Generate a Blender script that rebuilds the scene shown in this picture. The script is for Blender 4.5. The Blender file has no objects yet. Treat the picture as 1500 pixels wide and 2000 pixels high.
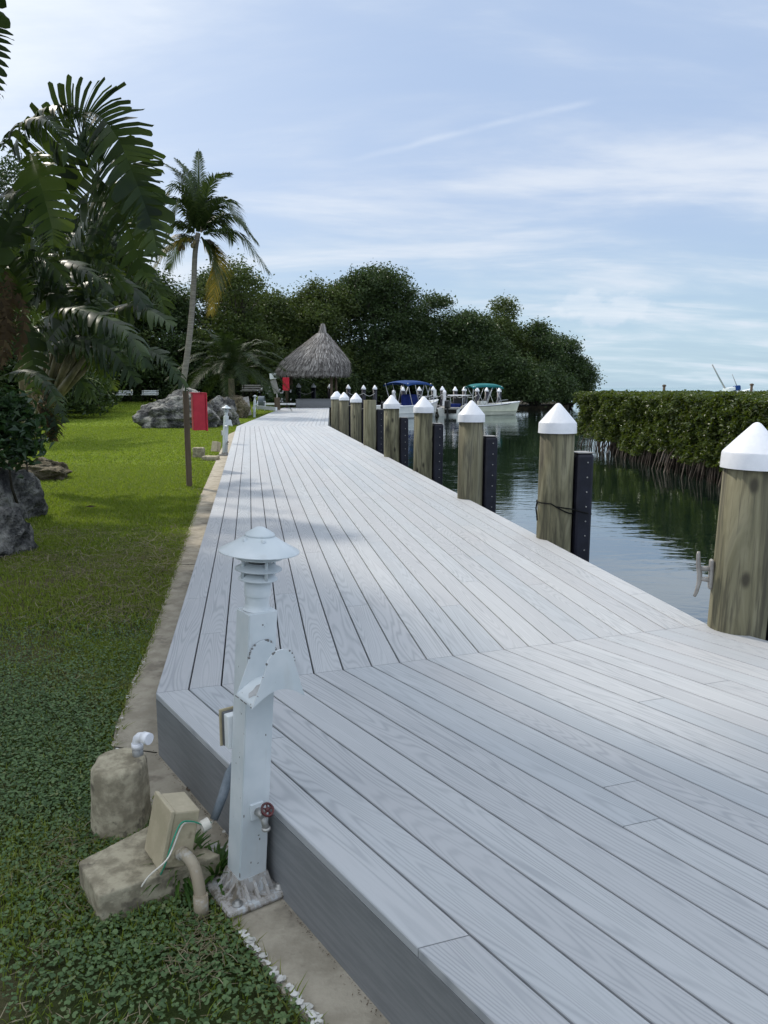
import bpy, bmesh, math, random
import numpy as np
from mathutils import Vector, Matrix, noise
S = bpy.context.scene
C = S.collection
rad = math.radians
random.seed(7)
rng = np.random.default_rng(11)

# ------------------------------------------------------------------ camera, world, sun, exposure
H = 1.38                                   # eye height above the decking
PITCH = math.atan(243/1500)
cd = bpy.data.cameras.new('camera')
cam = bpy.data.objects.new('camera', cd); C.objects.link(cam)
cam.location = (0, 0, H); cam.rotation_euler = (rad(90)-PITCH, 0, 0)
cd.sensor_fit = 'VERTICAL'; cd.sensor_height = 36; cd.sensor_width = 27; cd.lens = 27.0
cd.clip_start = 0.05; cd.clip_end = 30000
S.camera = cam
S.view_settings.view_transform = 'Standard'; S.view_settings.look = 'None'
S.view_settings.exposure = 0.45; S.view_settings.gamma = 1

SUN_AZ, SUN_EL = rad(-42), rad(48)         # azimuth from +Y towards +X
sd = Vector((math.sin(SUN_AZ)*math.cos(SUN_EL), math.cos(SUN_AZ)*math.cos(SUN_EL), math.sin(SUN_EL)))
sl = bpy.data.lights.new('sun', 'SUN'); sl.energy = 2.1; sl.angle = rad(3.0); sl.color = (1, .93, .82)
so = bpy.data.objects.new('sun', sl); C.objects.link(so); so.rotation_euler = sd.to_track_quat('Z', 'Y').to_euler()
so.location = (0, 0, 40)

class NT:
    """small node-tree helper"""
    def __init__(s, nt): s.t = nt
    def n(s, typ, ins=None, **kw):
        nd = s.t.nodes.new(typ)
        for k, v in kw.items(): setattr(nd, k, v)
        for k, v in (ins or {}).items():
            if isinstance(v, bpy.types.NodeSocket): s.t.links.new(v, nd.inputs[k])
            else: nd.inputs[k].default_value = v
        return nd
    def m(s, op, a, b=0.0, c=0.0, clamp=False):
        return s.n('ShaderNodeMath', {0: a, 1: b, 2: c}, operation=op, use_clamp=clamp).outputs[0]
    def ramp(s, f, stops, interp='LINEAR'):
        r = s.n('ShaderNodeValToRGB', {0: f}); cr = r.color_ramp; cr.interpolation = interp
        while len(cr.elements) > 1: cr.elements.remove(cr.elements[-1])
        for i, (p, c) in enumerate(stops):
            e = cr.elements[0] if i == 0 else cr.elements.new(p)
            e.position = p; e.color = (*c, 1) if len(c) == 3 else c
        return r.outputs[0]
    def mix(s, f, a, b, blend='MIX'):
        nd = s.n('ShaderNodeMix', data_type='RGBA', blend_type=blend)
        for i, v in ((0, f), (6, a), (7, b)):
            if isinstance(v, bpy.types.NodeSocket): s.t.links.new(v, nd.inputs[i])
            else: nd.inputs[i].default_value = v if i == 0 else (*v, 1) if len(v) == 3 else v
        return nd.outputs[2]
    def noise(s, vec, scale, detail=4, rough=.55, dist=0.0, out=0):
        ins = {'Scale': scale, 'Detail': detail, 'Roughness': rough, 'Distortion': dist}
        if vec is not None: ins['Vector'] = vec
        return s.n('ShaderNodeTexNoise', ins).outputs[out]
    def mapping(s, vec, scale=(1, 1, 1), loc=(0, 0, 0), rot=(0, 0, 0)):
        return s.n('ShaderNodeMapping', {'Vector': vec, 'Scale': scale, 'Location': loc, 'Rotation': rot}).outputs[0]
    def smooth(s, v, a, b, lo=0.0, hi=1.0):
        return s.n('ShaderNodeMapRange', {0: v, 1: a, 2: b, 3: lo, 4: hi}, interpolation_type='SMOOTHSTEP').outputs[0]

# sky: Nishita with thin procedural cirrus, one cumulus bank and an old contrail
w = bpy.data.worlds.new('World'); S.world = w; w.use_nodes = True
w.node_tree.nodes.clear(); T = NT(w.node_tree)
sky = T.n('ShaderNodeTexSky', sky_type='NISHITA', sun_disc=False, sun_elevation=SUN_EL, sun_rotation=SUN_AZ, air_density=1.0, dust_density=1.2, ozone_density=1.6)
tc = T.n('ShaderNodeTexCoord').outputs['Generated']
sp = T.n('ShaderNodeSeparateXYZ', {0: tc}); X, Y, Z = sp.outputs
zc = T.m('ADD', T.m('MAXIMUM', Z, 0.0), 0.16)
cv = T.n('ShaderNodeCombineXYZ', {0: T.m('DIVIDE', X, zc), 1: T.m('DIVIDE', Y, zc), 2: 0.0}).outputs[0]
c1 = T.noise(T.mapping(cv, (.75, 1.5, 1), (3.1, .4, 0), (0, 0, rad(18))), 1.15, 7, .57, .35)
c2 = T.noise(T.mapping(cv, (.5, 1.9, 1), (7, 2, 0), (0, 0, rad(-28))), 1.0, 6, .6, .5)
cm = T.m('MULTIPLY_ADD', c1, .62, T.m('MULTIPLY', c2, .38))
cover = T.smooth(cm, .38, .60, .50, .96)
# cumulus low on the right
az = T.m('ARCTAN2', X, Y)
cu = T.noise(T.n('ShaderNodeCombineXYZ', {0: T.m('MULTIPLY', az, 1.0), 1: T.m('MULTIPLY', Z, 1.7), 2: .3}).outputs[0], 26, 5, .6)
da = T.m('DIVIDE', T.m('SUBTRACT', az, .265), .085); dz = T.m('DIVIDE', T.m('SUBTRACT', Z, .094), .028)
cumask = T.m('SUBTRACT', T.m('MULTIPLY', cu, 2.2), T.m('ADD', T.m('MULTIPLY', da, da), T.m('MULTIPLY', dz, dz)))
cumask = T.smooth(cumask, .45, 1.0, 0, .6)
# contrail
pb = Vector((.242, 1, .341)).normalized(); pa = Vector((.031, 1, .292)).normalized()
nn = pa.cross(pb).normalized()
dotn = T.n('ShaderNodeVectorMath', {0: T.n('ShaderNodeVectorMath', {0: tc}, operation='NORMALIZE').outputs[0], 1: nn}, operation='DOT_PRODUCT').outputs['Value']
wob = T.m('MULTIPLY', T.m('SUBTRACT', T.noise(tc, 9, 3), .5), .012)
cd_ = T.m('ABSOLUTE', T.m('ADD', dotn, wob))
ctr = T.m('MULTIPLY', T.smooth(cd_, 0.0, .0055, 1.0, 0), T.m('MULTIPLY', T.smooth(az, -.10, .06), T.smooth(az, .262, .225)))
ctr = T.m('MULTIPLY', ctr, T.smooth(T.noise(tc, 22, 3), .25, .55, .35, 1))
cover = T.m('MAXIMUM', T.m('MAXIMUM', cover, T.m('ADD', T.m('MULTIPLY', ctr, .2), cover, clamp=True)), cumask)
cl_lo = T.mix(T.smooth(Z, .0, .25), (3.9, 5.35, 6.0), (4.0, 4.85, 6.3))
cl = T.mix(T.smooth(cm, .44, .66), cl_lo, (5.7, 6.2, 6.95))
leftglow = T.m('MULTIPLY', T.smooth(az, .15, -.75), T.smooth(Z, .0, .3))
cl = T.mix(leftglow, cl, (7.2, 7.7, 8.3))
zen = T.smooth(Z, .46, .85)                    # unseen sky overhead made brighter to lift the shaded areas
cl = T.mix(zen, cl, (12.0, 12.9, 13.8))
cl = T.mix(cumask, cl, (6.0, 6.55, 7.1))
cl = T.mix(T.m('MULTIPLY', ctr, .2), cl, (6.6, 7.1, 7.8))
# blue part lifted by thin high haze
blue = T.mix(.65, sky.outputs[0], (2.6, 3.75, 5.9))
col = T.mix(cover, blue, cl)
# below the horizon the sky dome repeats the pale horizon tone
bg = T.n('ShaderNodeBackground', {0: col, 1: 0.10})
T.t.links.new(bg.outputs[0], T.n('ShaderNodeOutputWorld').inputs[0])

# ------------------------------------------------------------------ helpers
def G(u, v, z=0.0):
    """ground point at height z behind pixel (u,v) of the 1500x2000 photograph"""
    a = (u-750)/1500; b = (1000-v)/1500; s, c = math.sin(PITCH), math.cos(PITCH)
    t = -(H-z)/(-s+b*c)
    return Vector((a*t, (c+b*s)*t, z))
def D(u, v, y):
    """point at distance y behind pixel (u,v)"""
    a = (u-750)/1500; b = (1000-v)/1500; s, c = math.sin(PITCH), math.cos(PITCH)
    t = y/(c+b*s)
    return Vector((a*t, y, H+(-s+b*c)*t))

class MB:
    def __init__(s): s.v = []; s.f = []; s.sm = []
    def add(s, vs, fs, smooth=False):
        o = len(s.v); s.v += [Vector(p) for p in vs]; s.f += [[i+o for i in f] for f in fs]; s.sm += [smooth]*len(fs); return s
    def box(s, c, size, M=None, bev=0.0):
        x, y, z = [d/2 for d in size]; c = Vector(c)
        if bev > 0:
            bm = bmesh.new(); bmesh.ops.create_cube(bm, size=1)
            for q in bm.verts: q.co = Vector((q.co.x*size[0], q.co.y*size[1], q.co.z*size[2]))
            bmesh.ops.bevel(bm, geom=bm.edges[:], offset=bev, segments=2, affect='EDGES', profile=.5)
            bm.verts.index_update()
            vs = [q.co.copy() for q in bm.verts]; fs = [[q.index for q in f.verts] for f in bm.faces]; bm.free()
        else:
            vs = [Vector((a*x, b*y, d*z)) for a in (-1, 1) for b in (-1, 1) for d in (-1, 1)]
            fs = [[0, 1, 3, 2], [4, 6, 7, 5], [0, 4, 5, 1], [2, 3, 7, 6], [0, 2, 6, 4], [1, 5, 7, 3]]
        if M is not None: vs = [M @ p for p in vs]
        return s.add([p+c for p in vs], fs)
    def bar(s, a, b, w, h, up=(0, 0, 1), bev=0.0):
        a, b = Vector(a), Vector(b); d = b-a; L = d.length; d.normalize()
        x = d.cross(Vector(up)); x = x.normalized() if x.length > 1e-4 else Vector((1, 0, 0)); z = x.cross(d)
        M = Matrix((x, d, z)).transposed()
        return s.box((a+b)/2, (w, L, h), M, bev)
    def tube(s, pts, r, seg=10, cap=True):
        pts = [Vector(p) for p in pts]; n = len(pts); rs = r if isinstance(r, (list, tuple)) else [r]*n
        vs = []; ref = None
        for i, p in enumerate(pts):
            t = (pts[min(i+1, n-1)]-pts[max(i-1, 0)]).normalized()
            if ref is None: ref = t.cross(Vector((0, 0, 1)) if abs(t.z) < .9 else Vector((1, 0, 0))).normalized()
            ref = (ref-t*ref.dot(t)).normalized(); bi = t.cross(ref)
            for k in range(seg):
                a = 2*math.pi*k/seg; vs.append(p+(ref*math.cos(a)+bi*math.sin(a))*rs[i])
        fs = [[i*seg+k, i*seg+(k+1) % seg, (i+1)*seg+(k+1) % seg, (i+1)*seg+k] for i in range(n-1) for k in range(seg)]
        s.add(vs, fs, True)
        if cap:
            o = len(s.v)-len(vs); s.f += [[o+k for k in range(seg)][::-1], [o+(n-1)*seg+k for k in range(seg)]]; s.sm += [False]*2
        return s
    def lathe(s, prof, seg=32, c=(0, 0, 0), M=None, smooth=True):
        """profile [(r,z)...]; a repeated point makes a hard edge"""
        c = Vector(c); vs = []; fs = []; o = 0
        for i in range(len(prof)):
            for k in range(seg):
                a = 2*math.pi*k/seg; p = Vector((prof[i][0]*math.cos(a), prof[i][0]*math.sin(a), prof[i][1]))
                vs.append((M @ p if M is not None else p)+c)
        for i in range(len(prof)-1):
            if prof[i] == prof[i+1]: continue
            for k in range(seg): fs.append([i*seg+k, i*seg+(k+1) % seg, (i+1)*seg+(k+1) % seg, (i+1)*seg+k])
        return s.add(vs, fs, smooth)
    def prism(s, poly, z0, z1, M=None, c=(0, 0, 0)):
        c = Vector(c); n = len(poly)
        vs = [Vector((p[0], p[1], z)) for z in (z0, z1) for p in poly]
        if M is not None: vs = [M @ p for p in vs]
        fs = [list(range(n))[::-1], [n+i for i in range(n)]]+[[i, (i+1) % n, n+(i+1) % n, n+i] for i in range(n)]
        return s.add([p+c for p in vs], fs)
    def build(s, name, mat, parent=None, origin=None, uv=None):
        """vertices are given in the parent's frame, or in world space when origin (the parent's location) is passed"""
        me = bpy.data.meshes.new(name)
        vs = s.v if origin is None else [p-Vector(origin) for p in s.v]
        me.from_pydata([tuple(p) for p in vs], [], s.f); me.polygons.foreach_set('use_smooth', s.sm)
        if uv is not None:
            l = me.uv_layers.new(name='UVMap'); l.data.foreach_set('uv', np.asarray(uv, 'f').ravel())
        me.materials.append(mat); me.update()
        o = bpy.data.objects.new(name, me); C.objects.link(o)
        if parent is not None: o.parent = parent
        return o

def np_mesh(name, V, F, mat, parent=None, uv=None, smooth=False):
    """V (n,3), F (m,k) numpy -> one mesh object"""
    me = bpy.data.meshes.new(name); V = np.ascontiguousarray(V, 'f'); F = np.ascontiguousarray(F, 'i4'); m, k = F.shape
    me.vertices.add(len(V)); me.vertices.foreach_set('co', V.ravel())
    me.loops.add(m*k); me.loops.foreach_set('vertex_index', F.ravel())
    me.polygons.add(m); me.polygons.foreach_set('loop_start', np.arange(0, m*k, k, dtype='i4')); me.polygons.foreach_set('loop_total', np.full(m, k, 'i4'))
    me.polygons.foreach_set('use_smooth', np.full(m, smooth))
    if uv is not None:
        l = me.uv_layers.new(name='UVMap'); l.data.foreach_set('uv', np.asarray(uv, 'f')[F.ravel()].ravel())
    me.materials.append(mat); me.update(calc_edges=True); me.validate()
    o = bpy.data.objects.new(name, me); C.objects.link(o)
    if parent is not None: o.parent = parent
    return o

def tag(o, label=None, cat=None, group=None, kind=None):
    if label: o['label'] = label
    if cat: o['category'] = cat
    if group: o['group'] = group
    if kind: o['kind'] = kind
    return o
def thing(name, label, cat, loc=(0, 0, 0), rz=0.0, group=None):
    o = bpy.data.objects.new(name, None); C.objects.link(o); o.empty_display_size = .2
    o.location = loc; o.rotation_euler = (0, 0, rz)
    return tag(o, label, cat, group)
def kids(o): return [c for c in C.objects if c.parent == o]
def dup(root, loc, rz=0.0, label=None, scale=1.0, skip=()):
    r = root.copy(); C.objects.link(r); r.location = loc; r.rotation_euler = (0, 0, rz); r.scale = (scale,)*3
    if label: r['label'] = label
    for ch in kids(root):
        if ch.name.split('.')[0] in skip: continue
        c = ch.copy(); C.objects.link(c); c.parent = r
        for g in kids(ch):
            d = g.copy(); C.objects.link(d); d.parent = c
    return r

# ------------------------------------------------------------------ materials
def M_(name):
    m = bpy.data.materials.new(name); m.use_nodes = True; m.node_tree.nodes.clear(); t = NT(m.node_tree)
    t.out = t.n('ShaderNodeOutputMaterial'); return m, t
def pbsdf(t, col, rough=.6, spec=.4, bump=None, bstr=.3, bdist=.01, **kw):
    ins = {'Base Color': col if not isinstance(col, tuple) or len(col) == 4 else (*col, 1), 'Roughness': rough, 'Specular IOR Level': spec}
    for k, v in kw.items(): ins[k.replace('_', ' ')] = v
    if bump is not None: ins['Normal'] = t.n('ShaderNodeBump', {'Height': bump, 'Strength': bstr, 'Distance': bdist}).outputs[0]
    b = t.n('ShaderNodeBsdfPrincipled', ins); return b.outputs[0]
def fin(m, t, sh): t.t.links.new(sh, t.out.inputs[0]); return m
def mottled(name, c1, c2, scale=8, rough=.6, spec=.35, bstr=.25, bdist=.005, detail=5, stretch=(1, 1, 1), c3=None, s3=3, lo=.38, hi=.62, **kw):
    m, t = M_(name); co = t.n('ShaderNodeTexCoord').outputs['Object']
    v = t.mapping(co, stretch); n = t.noise(v, scale, detail, .6)
    col = t.mix(t.smooth(n, lo, hi), c1, c2)
    if c3: col = t.mix(t.smooth(t.noise(co, s3, 4, .65), .56, .66), col, c3)
    fine = t.noise(v, scale*9, 3, .6)
    col = t.mix(.35, col, t.mix(fine, (.75,)*3, (1.25,)*3), 'MULTIPLY')
    return fin(m, t, pbsdf(t, col, rough, spec, t.m('ADD', n, t.m('MULTIPLY', fine, .5)), bstr, bdist, **kw))
def leafmat(name, stops, rough=.45, spec=.4, trans=.35, tcol=(.12, .22, .02), vein=False, clump=0.0):
    """foliage: colour varies leaf by leaf, part of the light passes through"""
    m, t = M_(name); g = t.n('ShaderNodeNewGeometry')
    f = g.outputs['Random Per Island']
    col = t.ramp(f, stops)
    if clump:
        n = t.noise(t.n('ShaderNodeTexCoord').outputs['Object'], clump, 3, .6)
        col = t.mix(t.smooth(n, .35, .7), col, t.mix(.6, col, stops[-1][1]))
    if vein:
        uvn = t.n('ShaderNodeUVMap').outputs[0]; ux = t.n('ShaderNodeSeparateXYZ', {0: uvn}).outputs[0]
        wv = t.m('SINE', t.m('MULTIPLY', ux, 420.0)); col = t.mix(t.m('MULTIPLY_ADD', wv, .12, .12), col, t.mix(.5, col, (.12, .18, .06)))
    p = pbsdf(t, col, rough, spec)
    tr = t.n('ShaderNodeBsdfTranslucent', {0: t.mix(.5, col, tcol)}).outputs[0]
    return fin(m, t, t.n('ShaderNodeMixShader', {0: trans, 1: p, 2: tr}).outputs[0])

# decking: embossed composite wood grain laid along each board (UV: x along, y across in metres + board offset)
def deck_material():
    m, t = M_('composite_decking'); uv = t.n('ShaderNodeUVMap').outputs[0]
    isl = t.n('ShaderNodeNewGeometry').outputs['Random Per Island']
    off = t.n('ShaderNodeCombineXYZ', {0: t.m('MULTIPLY', isl, 37.0), 1: t.m('MULTIPLY', isl, 11.0), 2: t.m('MULTIPLY', isl, 91.0)}).outputs[0]
    p = t.n('ShaderNodeVectorMath', {0: uv, 1: off}).outputs[0]
    n = t.noise(t.mapping(p, (.5, 7.5, 1)), 1.0, 1.0, .4, .12)
    n2 = t.noise(t.mapping(p, (6, 55, 1)), 1.0, 3, .6)
    ph = t.m('MULTIPLY_ADD', n, 205.0, t.m('MULTIPLY', n2, 2.2))
    ring = t.m('MULTIPLY_ADD', t.m('SINE', ph), .5, .5)
    ring = t.m('POWER', ring, 2.2)
    fade = t.smooth(t.noise(t.mapping(p, (1.1, 6, 1)), 1.0, 2), .3, .7, .35, 1.0)
    fib = t.noise(t.mapping(p, (9, 260, 1)), 1.0, 2, .6)
    base = t.ramp(isl, [(0, (.385, .407, .432)), (.3, (.43, .446, .463)), (.6, (.408, .415, .430)), (1, (.455, .467, .480))])
    stain = t.smooth(t.noise(t.n('ShaderNodeTexCoord').outputs['Object'], .8, 5, .6), .5, .75, 0, .30)
    base = t.mix(stain, base, (.43, .405, .40))
    g = t.m('MULTIPLY', t.m('MULTIPLY', ring, fade), .62)
    col = t.mix(t.m('MULTIPLY', g, .80), base, (.225, .243, .265))
    col = t.mix(t.m('MULTIPLY', t.smooth(fib, .5, .75), .18), col, (.28, .29, .305))
    bump = t.m('SUBTRACT', t.m('MULTIPLY', fib, .3), t.m('MULTIPLY', ring, fade))
    return fin(m, t, pbsdf(t, col, t.m('MULTIPLY_ADD', ring, .12, .50), .42, bump, .35, .0016))
MAT = {}
MAT['deck'] = deck_material()
MAT['fascia'] = mottled('grey_fascia', (.185, .192, .200), (.222, .228, .236), 5, .55, .35, .2, .002, stretch=(1, 1, 14))
MAT['dark'] = mottled('dark_timber_and_shade', (.012, .011, .01), (.03, .027, .024), 6, .9, .1)
MAT['concrete'] = mottled('weathered_concrete', (.32, .285, .225), (.43, .385, .31), 7, .85, .2, .6, .008, detail=8, c3=(.255, .225, .18), s3=4.5)
MAT['stone'] = mottled('cast_concrete', (.24, .21, .15), (.42, .375, .275), 16, .9, .15, .6, .006, detail=8, c3=(.16, .14, .105), s3=9)
MAT['chip'] = mottled('bare_primer', (.13, .125, .12), (.24, .23, .22), 30, .8, .2)
MAT['flake'] = mottled('flaking_white_paint', (.50, .49, .46), (.66, .65, .62), 30, .8, .2)
MAT['white'] = mottled('white_paint', (.70, .73, .74), (.80, .81, .81), 4, .35, .45, .06, .002)
MAT['whiteplastic'] = mottled('white_moulded_plastic', (.78, .79, .83), (.83, .83, .86), 3, .38, .45, .04, .001)
MAT['beige'] = mottled('beige_plastic', (.42, .36, .245), (.50, .43, .30), 9, .5, .4, .1, .002, c3=(.33, .28, .19), s3=9)
MAT['gasket'] = mottled('tan_gasket', (.42, .36, .23), (.50, .43, .28), 20, .6, .3)
MAT['steel'] = mottled('dull_galvanised_metal', (.28, .28, .27), (.40, .39, .37), 12, .45, .5, .15, .002, Metallic=.55)
MAT['greycast'] = mottled('cast_aluminium', (.26, .245, .23), (.35, .335, .315), 10, .5, .45, .15, .002, Metallic=.3)
MAT['black'] = mottled('black_rubber', (.008, .008, .016), (.014, .014, .026), 6, .42, .35, .1, .003)
MAT['redwheel'] = mottled('dark_red_enamel', (.045, .010, .010), (.09, .012, .012), 8, .3, .5)
MAT['red'] = mottled('red_painted_cabinet', (.46, .014, .035), (.54, .022, .045), 5, .42, .4, .05, .002)
MAT['redlit'] = MAT['red']
MAT['postwood'] = mottled('weathered_post', (.105, .078, .055), (.165, .125, .09), 7, .8, .2, .4, .004, stretch=(1, 1, .09))
MAT['bare'] = mottled('bare_grey_patch', (.34, .34, .34), (.44, .44, .44), 20, .7, .2)
MAT['grey_foam'] = mottled('grey_insulation', (.17, .20, .23), (.22, .25, .28), 20, .85, .15)
MAT['pipe'] = mottled('tan_conduit', (.30, .25, .18), (.37, .32, .24), 10, .55, .35, .1, .002, c3=(.44, .42, .38), s3=14)
MAT['wire_green'] = mottled('green_wire', (.03, .28, .17), (.04, .33, .21), 8, .4, .4)
MAT['wire_white'] = mottled('white_wire', (.68, .64, .56), (.75, .71, .63), 8, .45, .4)
MAT['rope'] = mottled('pale_rope', (.40, .40, .38), (.52, .52, .5), 30, .9, .1)
MAT['blackrope'] = mottled('black_rope', (.006, .006, .006), (.014, .014, .014), 30, .8, .1)

def lamp_paint():
    m, t = M_('chipped_white_paint'); co = t.n('ShaderNodeTexCoord').outputs['Object']
    n = t.noise(co, 42, 4, .7); big = t.noise(co, 6, 3)
    col = t.mix(t.smooth(big, .35, .65), (.56, .61, .635), (.66, .695, .715))
    chips = t.m('MULTIPLY', t.smooth(n, .685, .71), t.smooth(t.noise(co, 9, 2), .44, .58))
    col = t.mix(chips, col, (.25, .24, .235))
    dirt = t.smooth(t.noise(t.mapping(co, (14, 14, 2.5)), 1.5, 4, .65), .56, .75, 0, .30)
    col = t.mix(dirt, col, (.50, .50, .47))
    return fin(m, t, pbsdf(t, col, .42, .4, t.m('SUBTRACT', t.m('MULTIPLY', big, .2), chips), .3, .001))
MAT['lamp'] = lamp_paint()
def base_paint():
    m, t = M_('flaking_base_paint'); co = t.n('ShaderNodeTexCoord').outputs['Object']
    n = t.noise(t.mapping(co, (1, 1, .45)), 26, 5, .7)
    col = t.mix(t.smooth(n, .40, .52), (.19, .165, .13), (.40, .38, .36))
    col = t.mix(t.smooth(n, .57, .61), col, (.50, .52, .53))
    return fin(m, t, pbsdf(t, col, .75, .25, n, .12, .001))
MAT['lampbase'] = base_paint()

def piling_wood():
    m, t = M_('treated_timber_piling'); co = t.n('ShaderNodeTexCoord').outputs['Object']
    inf = t.n('ShaderNodeObjectInfo').outputs['Random']
    sh = t.n('ShaderNodeCombineXYZ', {0: t.m('MULTIPLY', inf, 40.0), 1: t.m('MULTIPLY', inf, 17.0), 2: t.m('MULTIPLY', inf, 29.0)}).outputs[0]
    co2 = t.n('ShaderNodeVectorMath', {0: co, 1: sh}).outputs[0]
    fig = t.noise(t.mapping(co2, (5, 5, .62)), 1.3, 4, .62, 1.2)
    st = t.noise(t.mapping(co2, (18, 18, .9)), 1.5, 4, .65)
    fine = t.noise(t.mapping(co2, (90, 90, 2.2)), 1.5, 3, .6)
    col = t.ramp(fig, [(.32, (.045, .042, .030)), (.43, (.115, .108, .068)), (.52, (.185, .172, .105)), (.62, (.255, .238, .155)), (.72, (.13, .125, .092))])
    col = t.mix(t.smooth(st, .50, .64, 0, .7), col, (.060, .055, .040))
    col = t.mix(t.smooth(st, .44, .30, 0, .45), col, (.25, .225, .15))
    col = t.mix(t.smooth(fine, .58, .72, 0, .5), col, (.06, .055, .042))
    kn = t.n('ShaderNodeTexVoronoi', {'Vector': t.mapping(co2, (3.2, 3.2, 1.6)), 'Scale': 1.5, 'Randomness': 1.0}).outputs['Distance']
    col = t.mix(t.smooth(kn, .17, .05, 0, .9), col, (.03, .026, .02))
    col = t.mix(t.mix(inf, (.0,)*3, (.30,)*3), col, (.16, .145, .11))
    return fin(m, t, pbsdf(t, col, .78, .2, t.m('ADD', st, t.m('MULTIPLY', fine, .6)), .4, .006))
MAT['piling'] = piling_wood()

def rock_mat(name, a, b, c):
    m, t = M_(name); co = t.n('ShaderNodeTexCoord').outputs['Object']
    n = t.noise(co, 2.3, 8, .68, .4); p = t.n('ShaderNodeTexVoronoi', {'Vector': co, 'Scale': 11.0}).outputs['Distance']
    f = t.noise(co, 24, 4, .7)
    col = t.ramp(n, [(.34, a), (.47, b), (.60, c)])
    col = t.mix(t.smooth(f, .56, .66, 0, .7), col, tuple(x*.25 for x in a))
    col = t.mix(t.smooth(f, .40, .30, 0, .45), col, c)
    return fin(m, t, pbsdf(t, col, .95, .1, t.m('ADD', t.m('MULTIPLY', p, .7), f), 1.0, .09))
MAT['rock'] = rock_mat('grey_limestone', (.035, .035, .037), (.135, .133, .13), (.42, .405, .37))
MAT['rock_tan'] = rock_mat('tan_limestone', (.06, .05, .035), (.16, .135, .09), (.27, .235, .17))

def water_mat():
    m, t = M_('canal_and_sea_water'); co = t.n('ShaderNodeTexCoord').outputs['Object']
    y = t.n('ShaderNodeSeparateXYZ', {0: co}).outputs[1]
    col = t.mix(t.smooth(y, 70, 130), (.007, .015, .010), (.12, .38, .36))
    r1 = t.noise(t.mapping(co, (1.1, 2.4, 1), rot=(0, 0, rad(14))), 2.1, 3, .5, .4)
    r2 = t.noise(t.mapping(co, (.28, .5, 1)), 1.0, 2, .5)
    amp = t.smooth(r2, .35, .7, .25, 1.0)
    b = t.m('MULTIPLY', r1, amp)
    bn = t.n('ShaderNodeBump', {'Height': b, 'Strength': .30, 'Distance': .022}).outputs[0]
    fr = t.m('POWER', t.n('ShaderNodeFresnel', {'IOR': 1.33, 'Normal': bn}).outputs[0], .55)
    df = t.n('ShaderNodeBsdfDiffuse', {'Color': col, 'Normal': bn}).outputs[0]; gl = t.n('ShaderNodeBsdfGlossy', {'Color': (.93, .97, .98, 1), 'Roughness': .03, 'Normal': bn}).outputs[0]
    p = t.n('ShaderNodeMixShader', {0: fr, 1: df, 2: gl}).outputs[0]
    return fin(m, t, p)
MAT['water'] = water_mat()

def soil_mat():
    m, t = M_('lawn_soil'); co = t.n('ShaderNodeTexCoord').outputs['Object']
    n = t.noise(co, .55, 5, .6); f = t.noise(co, 45, 4, .7); y = t.n('ShaderNodeSeparateXYZ', {0: co}).outputs[1]
    far = t.mix(n, (.115, .165, .012), (.155, .21, .018)); near = t.mix(t.smooth(n, .4, .62), (.040, .055, .018), (.115, .092, .055))
    col = t.mix(t.smooth(y, 5.5, 12), near, far)
    band = t.noise(t.mapping(co, (.05, .5, 1)), 1.0, 3, .5)
    col = t.mix(t.smooth(band, .4, .65, 0, .35), col, (.05, .10, .010))
    col = t.mix(t.m('MULTIPLY', t.smooth(f, .45, .7), .55), col, (.03, .045, .008))
    return fin(m, t, pbsdf(t, col, .95, .1, f, .7, .03))
MAT['soil'] = soil_mat()
MAT['bank'] = mottled('dark_bank_soil', (.018, .016, .010), (.045, .036, .022), 1.5, .95, .1)

def grass_mat(name, stops, brown, y0=None):
    m, t = M_(name); g = t.n('ShaderNodeNewGeometry'); r = g.outputs['Random Per Island']
    co = t.n('ShaderNodeTexCoord').outputs['Object']
    col = t.ramp(r, stops)
    pn = t.noise(co, .9, 5, .62)
    patch = t.m('MULTIPLY', t.smooth(pn, .52, .66), t.smooth(t.noise(co, 5, 3), .35, .6))
    yy = t.n('ShaderNodeSeparateXYZ', {0: co}).outputs[1]
    patch = t.m('MULTIPLY', patch, t.smooth(yy, 11, 6, .12, .9))
    col = t.mix(patch, col, brown)
    p = pbsdf(t, col, .55, .3)
    tr = t.n('ShaderNodeBsdfTranslucent', {0: t.mix(.5, col, (.30, .42, .02))}).outputs[0]
    return fin(m, t, t.n('ShaderNodeMixShader', {0: .42, 1: p, 2: tr}).outputs[0])
MAT['grass'] = grass_mat('lawn_grass', [(0, (.095, .14, .018)), (.4, (.16, .215, .024)), (.8, (.215, .275, .032)), (1, (.27, .26, .09))], (.21, .165, .09))
MAT['clover'] = leafmat('ground_cover_leaf', [(0, (.062, .112, .044)), (.5, (.105, .175, .066)), (.9, (.145, .22, .088)), (1, (.19, .21, .09))], .5, .35, .25, (.1, .2, .03))
MAT['dry'] = leafmat('dry_grass', [(0, (.12, .10, .06)), (.6, (.21, .175, .11)), (1, (.32, .28, .19))], .8, .15, .15, (.3, .25, .12))

# ------------------------------------------------------------------ the setting
ZC = -0.302                                # seawall concrete level
K = Vector((-1.047, 3.335, 0)); CR = Vector((1.912, 4.375, 0))
FL = Vector((-5.30, 27.75, 0)); FR = Vector((-2.06, 28.45, 0))
EL = Vector((-7.0, 53.6, 0)); ER = Vector((-3.80, 53.9, 0))
DN = Vector((.5716, -.8205, 0)); DN2 = Vector((.8205, .5716, 0))   # along / across the near flight of boards
NB = 21

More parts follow.
